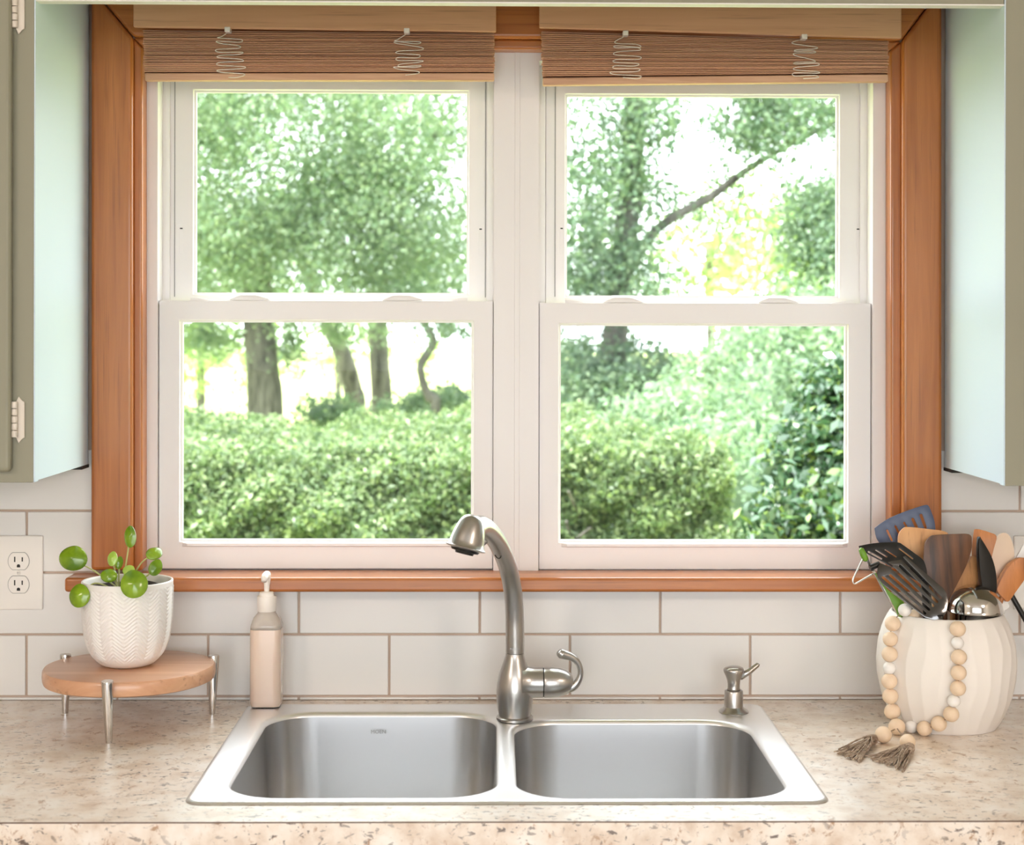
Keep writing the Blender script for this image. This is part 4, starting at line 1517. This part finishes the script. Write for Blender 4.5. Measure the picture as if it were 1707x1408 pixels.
# ================================================================== THE GARDEN
def leaf_cloud(name, material, centers, size, parent, normal_bias=None, aspect=.55, var=.4):
    """many small folded leaves as one mesh; centers Nx3 world"""
    n = len(centers)
    off = np.array(origin(parent)) if parent is not None else np.zeros(3)
    d = rng.normal(size=(n, 3))
    d /= np.linalg.norm(d, axis=1, keepdims=True)                       # leaf direction
    nb = rng.normal(size=(n, 3)) * .8
    if normal_bias is not None: nb += np.array(normal_bias)
    u = np.cross(d, nb)
    u /= np.linalg.norm(u, axis=1, keepdims=True) + 1e-9
    nn = np.cross(u, d)
    L_ = size * (1 + var * rng.uniform(-1, 1, n))[:, None]
    W_ = L_ * aspect
    c = np.asarray(centers) - off
    v0 = c - d * L_ * .5
    v1 = c + u * W_ * .5 + nn * L_ * .06 - d * L_ * .05
    v2 = c + d * L_ * .5 - nn * L_ * .08
    v3 = c - u * W_ * .5 + nn * L_ * .06 - d * L_ * .05
    V = np.stack([v0, v1, v2, v3], 1).reshape(-1, 3).astype(np.float32)
    me = bpy.data.meshes.new(name)
    me.vertices.add(4 * n)
    me.vertices.foreach_set('co', V.ravel())
    me.loops.add(4 * n)
    me.loops.foreach_set('vertex_index', np.arange(4 * n, dtype=np.int32))
    me.polygons.add(n)
    me.polygons.foreach_set('loop_start', np.arange(0, 4 * n, 4, dtype=np.int32))
    me.polygons.foreach_set('loop_total', np.full(n, 4, dtype=np.int32))
    me.update(calc_edges=True)
    me.validate()
    me.materials.append(material)
    o = bpy.data.objects.new(name, me)
    C.objects.link(o)
    if parent is not None: o.parent = parent
    o['kind'] = 'stuff'
    return o


def clumps(center, radii, n_clump, per, spread, shell=.55):
    """leaf positions gathered in clumps inside an ellipsoid"""
    d = rng.normal(size=(n_clump, 3))
    d /= np.linalg.norm(d, axis=1, keepdims=True)
    r = shell + (1 - shell) * rng.random(n_clump) ** .6
    cc = np.array(center) + d * r[:, None] * np.array(radii)
    p = np.repeat(cc, per, 0)
    p = p + rng.normal(size=p.shape) * spread * rng.uniform(.6, 1.3, (len(p), 1))
    return p


GZ = -.45
o = MB().add([(-90, .5, GZ), (90, .5, GZ), (90, 140, GZ + .6), (-90, 140, GZ + .6)], [(0, 1, 2, 3)])
o.add([(-90, -90, GZ), (90, -90, GZ), (90, .5, GZ), (-90, .5, GZ)], [(0, 1, 2, 3)])
o = struct('ground', o, M['lawn'])
struct('added_patio', MB().box(-24, 24, -30, RY0 - .1, GZ, -.06), M['concrete'])  # unseen slab added so neutral light bounces into the room


def trunk(root, path, radii, name='trunk'):
    P = smooth_path(path, 6)
    return MB().tube(P, lerp_list(radii, len(P)), 14).build(name, M['bark'], root, smooth=True)


def tree(label, path_px, Y, radii, crowns, material, leaf, branches=(), group='garden trees beyond the hedge', gz=GZ):
    base = at(*path_px[-1][:2], Y)
    pts = [at(p[0], p[1], Y + (p[2] if len(p) > 2 else 0)) for p in path_px]
    b0 = Vector((base.x, base.y, gz))
    root = empty('garden_tree', b0)
    tag(root, label, 'tree', group)
    trunk(root, pts + [Vector((pts[-1].x, pts[-1].y, gz - .05))], radii)
    for bp, br in branches:
        trunk(root, [at(*q[:2], Y + (q[2] if len(q) > 2 else 0)) for q in bp], br, 'branch')
    cen = [clumps(*c_[:3], int(c_[3] * 1.9), *c_[4:]) for c_ in crowns]
    leaf_cloud('foliage', material, np.concatenate(cen), leaf * .72, root, (0, 0, .9))
    return root


def crown(px, py, Y, rx, ry, rz, n, per, spread, shell=.5):
    c = at(px, py, Y)
    return ((c.x, c.y, c.z), (rx, ry, rz), n, per, spread, shell)


# thick-trunked tree
tree('thick grey-trunked tree with a wide pale green crown behind the hedge', [(425, 380), (430, 470), (432, 540), (438, 620), (442, 690)], 9.5, [.10, .115, .122, .125, .14, .16],
     [crown(430, 250, 8.6, 1.75, 1.1, 1.20, 210, 120, .15, .3), crown(600, 380, 8.9, 1.15, .8, .50, 80, 110, .13, .2), crown(330, 440, 9.5, .8, .8, .5, 50, 100, .13, .2),
      crown(250, -150, 9.5, 2.6, 1.5, 1.4, 90, 130, .2, .4), crown(340, 215, 9.0, .75, .7, .45, 46, 70, .13, .1), crown(0, 280, 10.5, 1.6, 1.2, 1.3, 80, 90, .16, .2), crown(345, 565, 9.6, .36, .3, .14, 16, 50, .07, .1), crown(487, 590, 9.4, .06, .1, .2, 8, 40, .05, .1), crown(560, 545, 9.6, .5, .3, .10, 12, 45, .06, .1)], M['tree_leaf'], .055,
     [([(430, 470), (380, 400), (330, 330)], [.05, .035, .02]), ([(430, 440), (500, 370), (590, 330)], [.05, .035, .02])])
# leaning tree
tree('slender grey tree leaning to one side beyond the hedge', [(500, 430), (530, 500), (552, 550), (575, 600), (588, 650), (594, 692)], 11.5, [.05, .065, .075, .085, .09, .10],
     [crown(470, 400, 12, 1.2, 1.0, .7, 60, 90, .16, .3)], M['tree_leaf'], .06)
# third trunk with deep green crown
tree('straight brown-trunked tree with a deep green crown and gaps of sky', [(640, 300), (636, 420), (630, 520), (632, 600), (637, 690)], 10.5, [.06, .07, .08, .082, .09, .1],
     [crown(690, 150, 10.4, 1.15, 1.0, .75, 95, 90, .13, .3), crown(750, 430, 10.6, .6, .7, .45, 40, 80, .12, .2), crown(640, -200, 11, 2.4, 1.4, 1.3, 80, 120, .2, .4),
      crown(690, 480, 11.0, .7, .6, .22, 24, 60, .1, .2)], M['tree_leaf_dark'], .052,
     [([(636, 430), (690, 300), (740, 190)], [.04, .03, .015]), ([(637, 380), (600, 250), (590, 150)], [.04, .03, .015])])
# crooked sapling
tree('thin crooked sapling with a bent stem above the hedge', [(690, 515), (708, 540), (722, 568), (712, 590), (701, 610), (706, 640), (717, 665), (727, 695)], 8.6, [.022, .026, .03, .03, .028, .032, .036, .04],
     [crown(760, 540, 8.6, .32, .3, .12, 14, 45, .07, .2), crown(700, 500, 8.6, .4, .3, .12, 14, 45, .07, .2)], M['tree_leaf_dark'], .048)
# tree with the long branch, seen through the other window
tree('leafy tree with one long slanting branch behind the second window', [(1062, 60), (1058, 160), (1052, 300), (1040, 420), (1030, 520), (1022, 640)], 7.5, [.06, .07, .075, .078, .08, .09],
     [crown(985, 300, 7.4, .38, .5, .75, 60, 75, .10, .25), crown(1075, 200, 7.3, .30, .4, .42, 26, 60, .09, .2), crown(1010, 470, 7.4, .5, .5, .28, 34, 70, .09, .2),
      crown(1150, 330, 7.8, .45, .4, .30, 20, 40, .08, .1), crown(1130, 190, 8.2, .3, .4, .22, 10, 40, .08, .1), crown(1350, 330, 7.6, .38, .4, .30, 22, 40, .08, .1), crown(1325, 190, 7.2, .42, .4, .26, 46, 70, .09, .2), crown(1390, 390, 7.0, .36, .4, .34, 44, 75, .09, .2),
      crown(1640, 230, 8.8, 1.0, .9, 1.0, 60, 70, .14, .2), crown(1240, 215, 7.4, .3, .4, .16, 14, 45, .08, .2), crown(1150, -160, 7.8, 1.9, 1.2, .75, 70, 100, .16, .4)], M['tree_leaf_dark'], .050,
     [([(1042, 440), (1075, 408), (1095, 382), (1140, 352), (1185, 328), (1215, 305), (1250, 280), (1310, 245), (1390, 205), (1480, 160)], [.045, .036, .032, .030, .028, .025, .022, .018, .012, .008]),
      ([(1036, 470), (990, 410), (970, 370)], [.03, .02, .01]), ([(1310, 245), (1340, 190), (1360, 120)], [.014, .01, .006]), ([(1410, 320), (1330, 345), (1280, 352)], [.012, .008, .004])])
# sunlit yellow-green trees farther off
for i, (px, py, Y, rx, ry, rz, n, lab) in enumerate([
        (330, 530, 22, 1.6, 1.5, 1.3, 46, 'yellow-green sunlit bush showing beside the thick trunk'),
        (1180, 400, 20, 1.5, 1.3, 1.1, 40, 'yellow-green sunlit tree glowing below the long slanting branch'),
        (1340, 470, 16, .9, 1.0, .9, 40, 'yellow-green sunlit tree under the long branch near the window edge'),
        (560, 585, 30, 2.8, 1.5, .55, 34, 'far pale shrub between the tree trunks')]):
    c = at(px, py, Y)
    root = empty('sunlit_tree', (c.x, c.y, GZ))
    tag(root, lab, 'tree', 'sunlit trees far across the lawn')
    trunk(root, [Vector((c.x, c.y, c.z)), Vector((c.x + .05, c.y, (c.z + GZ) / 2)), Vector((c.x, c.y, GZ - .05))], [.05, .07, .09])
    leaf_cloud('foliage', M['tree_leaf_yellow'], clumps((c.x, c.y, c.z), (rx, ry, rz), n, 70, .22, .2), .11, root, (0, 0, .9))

# clipped hedge
def hedge_points(n, x0, x1, y0, y1, topz, depth, seed_, zmin=GZ):
    r_ = np.random.default_rng(seed_)
    nf = int(n * .55)
    x = r_.uniform(x0, x1, n)
    bumps = lambda a, b: .05 * np.sin(a * 3.1 + 1) + .05 * np.sin(b * 4.3 + a * 2.2) + .035 * np.sin(a * 9.7 + b * 7.1) + .025 * np.sin(a * 17.3 - b * 13)
    y = np.empty(n); z = np.empty(n)
    # front face
    z[:nf] = zmin + (topz - zmin) * r_.random(nf) ** .45
    inner = np.abs(r_.normal(size=nf)) * depth
    rnd = np.clip((z[:nf] - (topz - .28)) / .28, 0, 1) ** 2 * .26
    y[:nf] = y0 + rnd + inner + 1.3 * bumps(x[:nf], z[:nf] * 2)
    # top
    y[nf:] = r_.uniform(y0 + .05, y1, n - nf)
    z[nf:] = topz - np.abs(r_.normal(size=n - nf)) * depth * .8 + bumps(x[nf:], y[nf:])
    return np.stack([x, y, z], 1)


hr_ = empty('clipped_hedge', (-.6, 4.6, GZ))
tag(hr_, 'broad green hedge running below the trees outside the window', 'hedge')
zh = at(545, 748, 4.0).z
leaf_cloud('foliage', M['hedge_leaf'], np.concatenate([hedge_points(170000, -2.7, 1.0, 4.0, 6.6, zh, .11, 5), hedge_points(60000, -4.9, -2.65, 4.0, 6.6, zh, .11, 6)]), .032, hr_, (0, -.4, .9), aspect=.5)
MB().box(-4.8, .9, 4.42, 6.4, GZ, zh - .30).build('inner_growth', M['tree_leaf_dark'], hr_)
tw = MB()
for i in range(60):
    x = random.uniform(-2.6, .9); y = random.uniform(4.1, 4.3)
    p = [Vector((x, 4.45, random.uniform(.2, zh - .4)))]
    p += [p[0] + Vector((random.uniform(-.15, .15), -.22, .12)), p[0] + Vector((random.uniform(-.25, .25), -.36, .28))]
    tw.tube(smooth_path(p, 3), [.007] * 7, 5)
t_ = tw.build('twigs', M['bark'], hr_)
t_['kind'] = 'stuff'


def shrub(label, blobs, material, leaf, dens, spread=.07, aspect=.5, bias=(0, -.4, .9), shell=.75, group='shrubs outside the second window'):
    c = at(*blobs[0][:2], blobs[0][2])
    root = empty('garden_shrub', (c.x, c.y, GZ))
    tag(root, label, 'shrub', group)
    pts = []
    tw = MB()
    core = MB()
    for (px, py, Y, rx, ry, rz) in blobs:
        q = at(px, py, Y)
        area = rx * rz + rx * ry + ry * rz
        pts.append(clumps((q.x, q.y, q.z), (rx, ry, rz), int(area * dens), 22, spread, shell))
        core.ball(q, 1.0, 14, 9, (rx * .62, ry * .62, rz * .62))
        for k in range(5):
            tw.tube([Vector((q.x + random.uniform(-.1, .1), q.y, GZ - .02)), q + Vector((random.uniform(-.6, .6) * rx, random.uniform(-.6, .6) * ry, random.uniform(-.2, .6) * rz))], [.014, .006], 6)
    leaf_cloud('foliage', material, np.concatenate(pts), leaf, root, bias, aspect)
    core.build('inner_growth', material, root)
    t_ = tw.build('stems', M['bark'], root)
    t_['kind'] = 'stuff'
    return root


shrub('deep green shrub in shade below the tree trunk of the second window', [(1000, 640, 7.6, .62, .5, .30), (1090, 690, 7.2, .40, .4, .26), (940, 700, 7.3, .35, .4, .28)], M['tree_leaf_dark'], .042, 520, .06)
shrub('light green arching shrub rising across the second window', [(1290, 690, 6.2, .62, .5, .50), (1400, 640, 6.4, .55, .5, .55), (1150, 770, 5.6, .55, .5, .36), (1480, 700, 6.0, .6, .5, .7), (1230, 830, 5.2, .45, .4, .33), (1330, 590, 7.0, .45, .4, .38), (1640, 660, 6.6, .8, .6, .9), (1900, 640, 7.2, .9, .7, 1.2)],
      M['shrub_leaf'], .040, 620, .06)
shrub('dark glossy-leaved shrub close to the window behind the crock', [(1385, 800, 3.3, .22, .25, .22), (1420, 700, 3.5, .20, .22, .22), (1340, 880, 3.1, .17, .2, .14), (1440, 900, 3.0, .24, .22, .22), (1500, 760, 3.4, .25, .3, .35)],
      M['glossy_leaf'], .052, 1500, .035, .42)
shrub('low dark green bush behind the crooked sapling', [(770, 678, 9.4, .42, .3, .13), (690, 690, 9.6, .35, .3, .10), (545, 690, 9.8, .25, .25, .12)], M['tree_leaf_dark'], .042, 620, .05,
      group='low bushes behind the hedge')
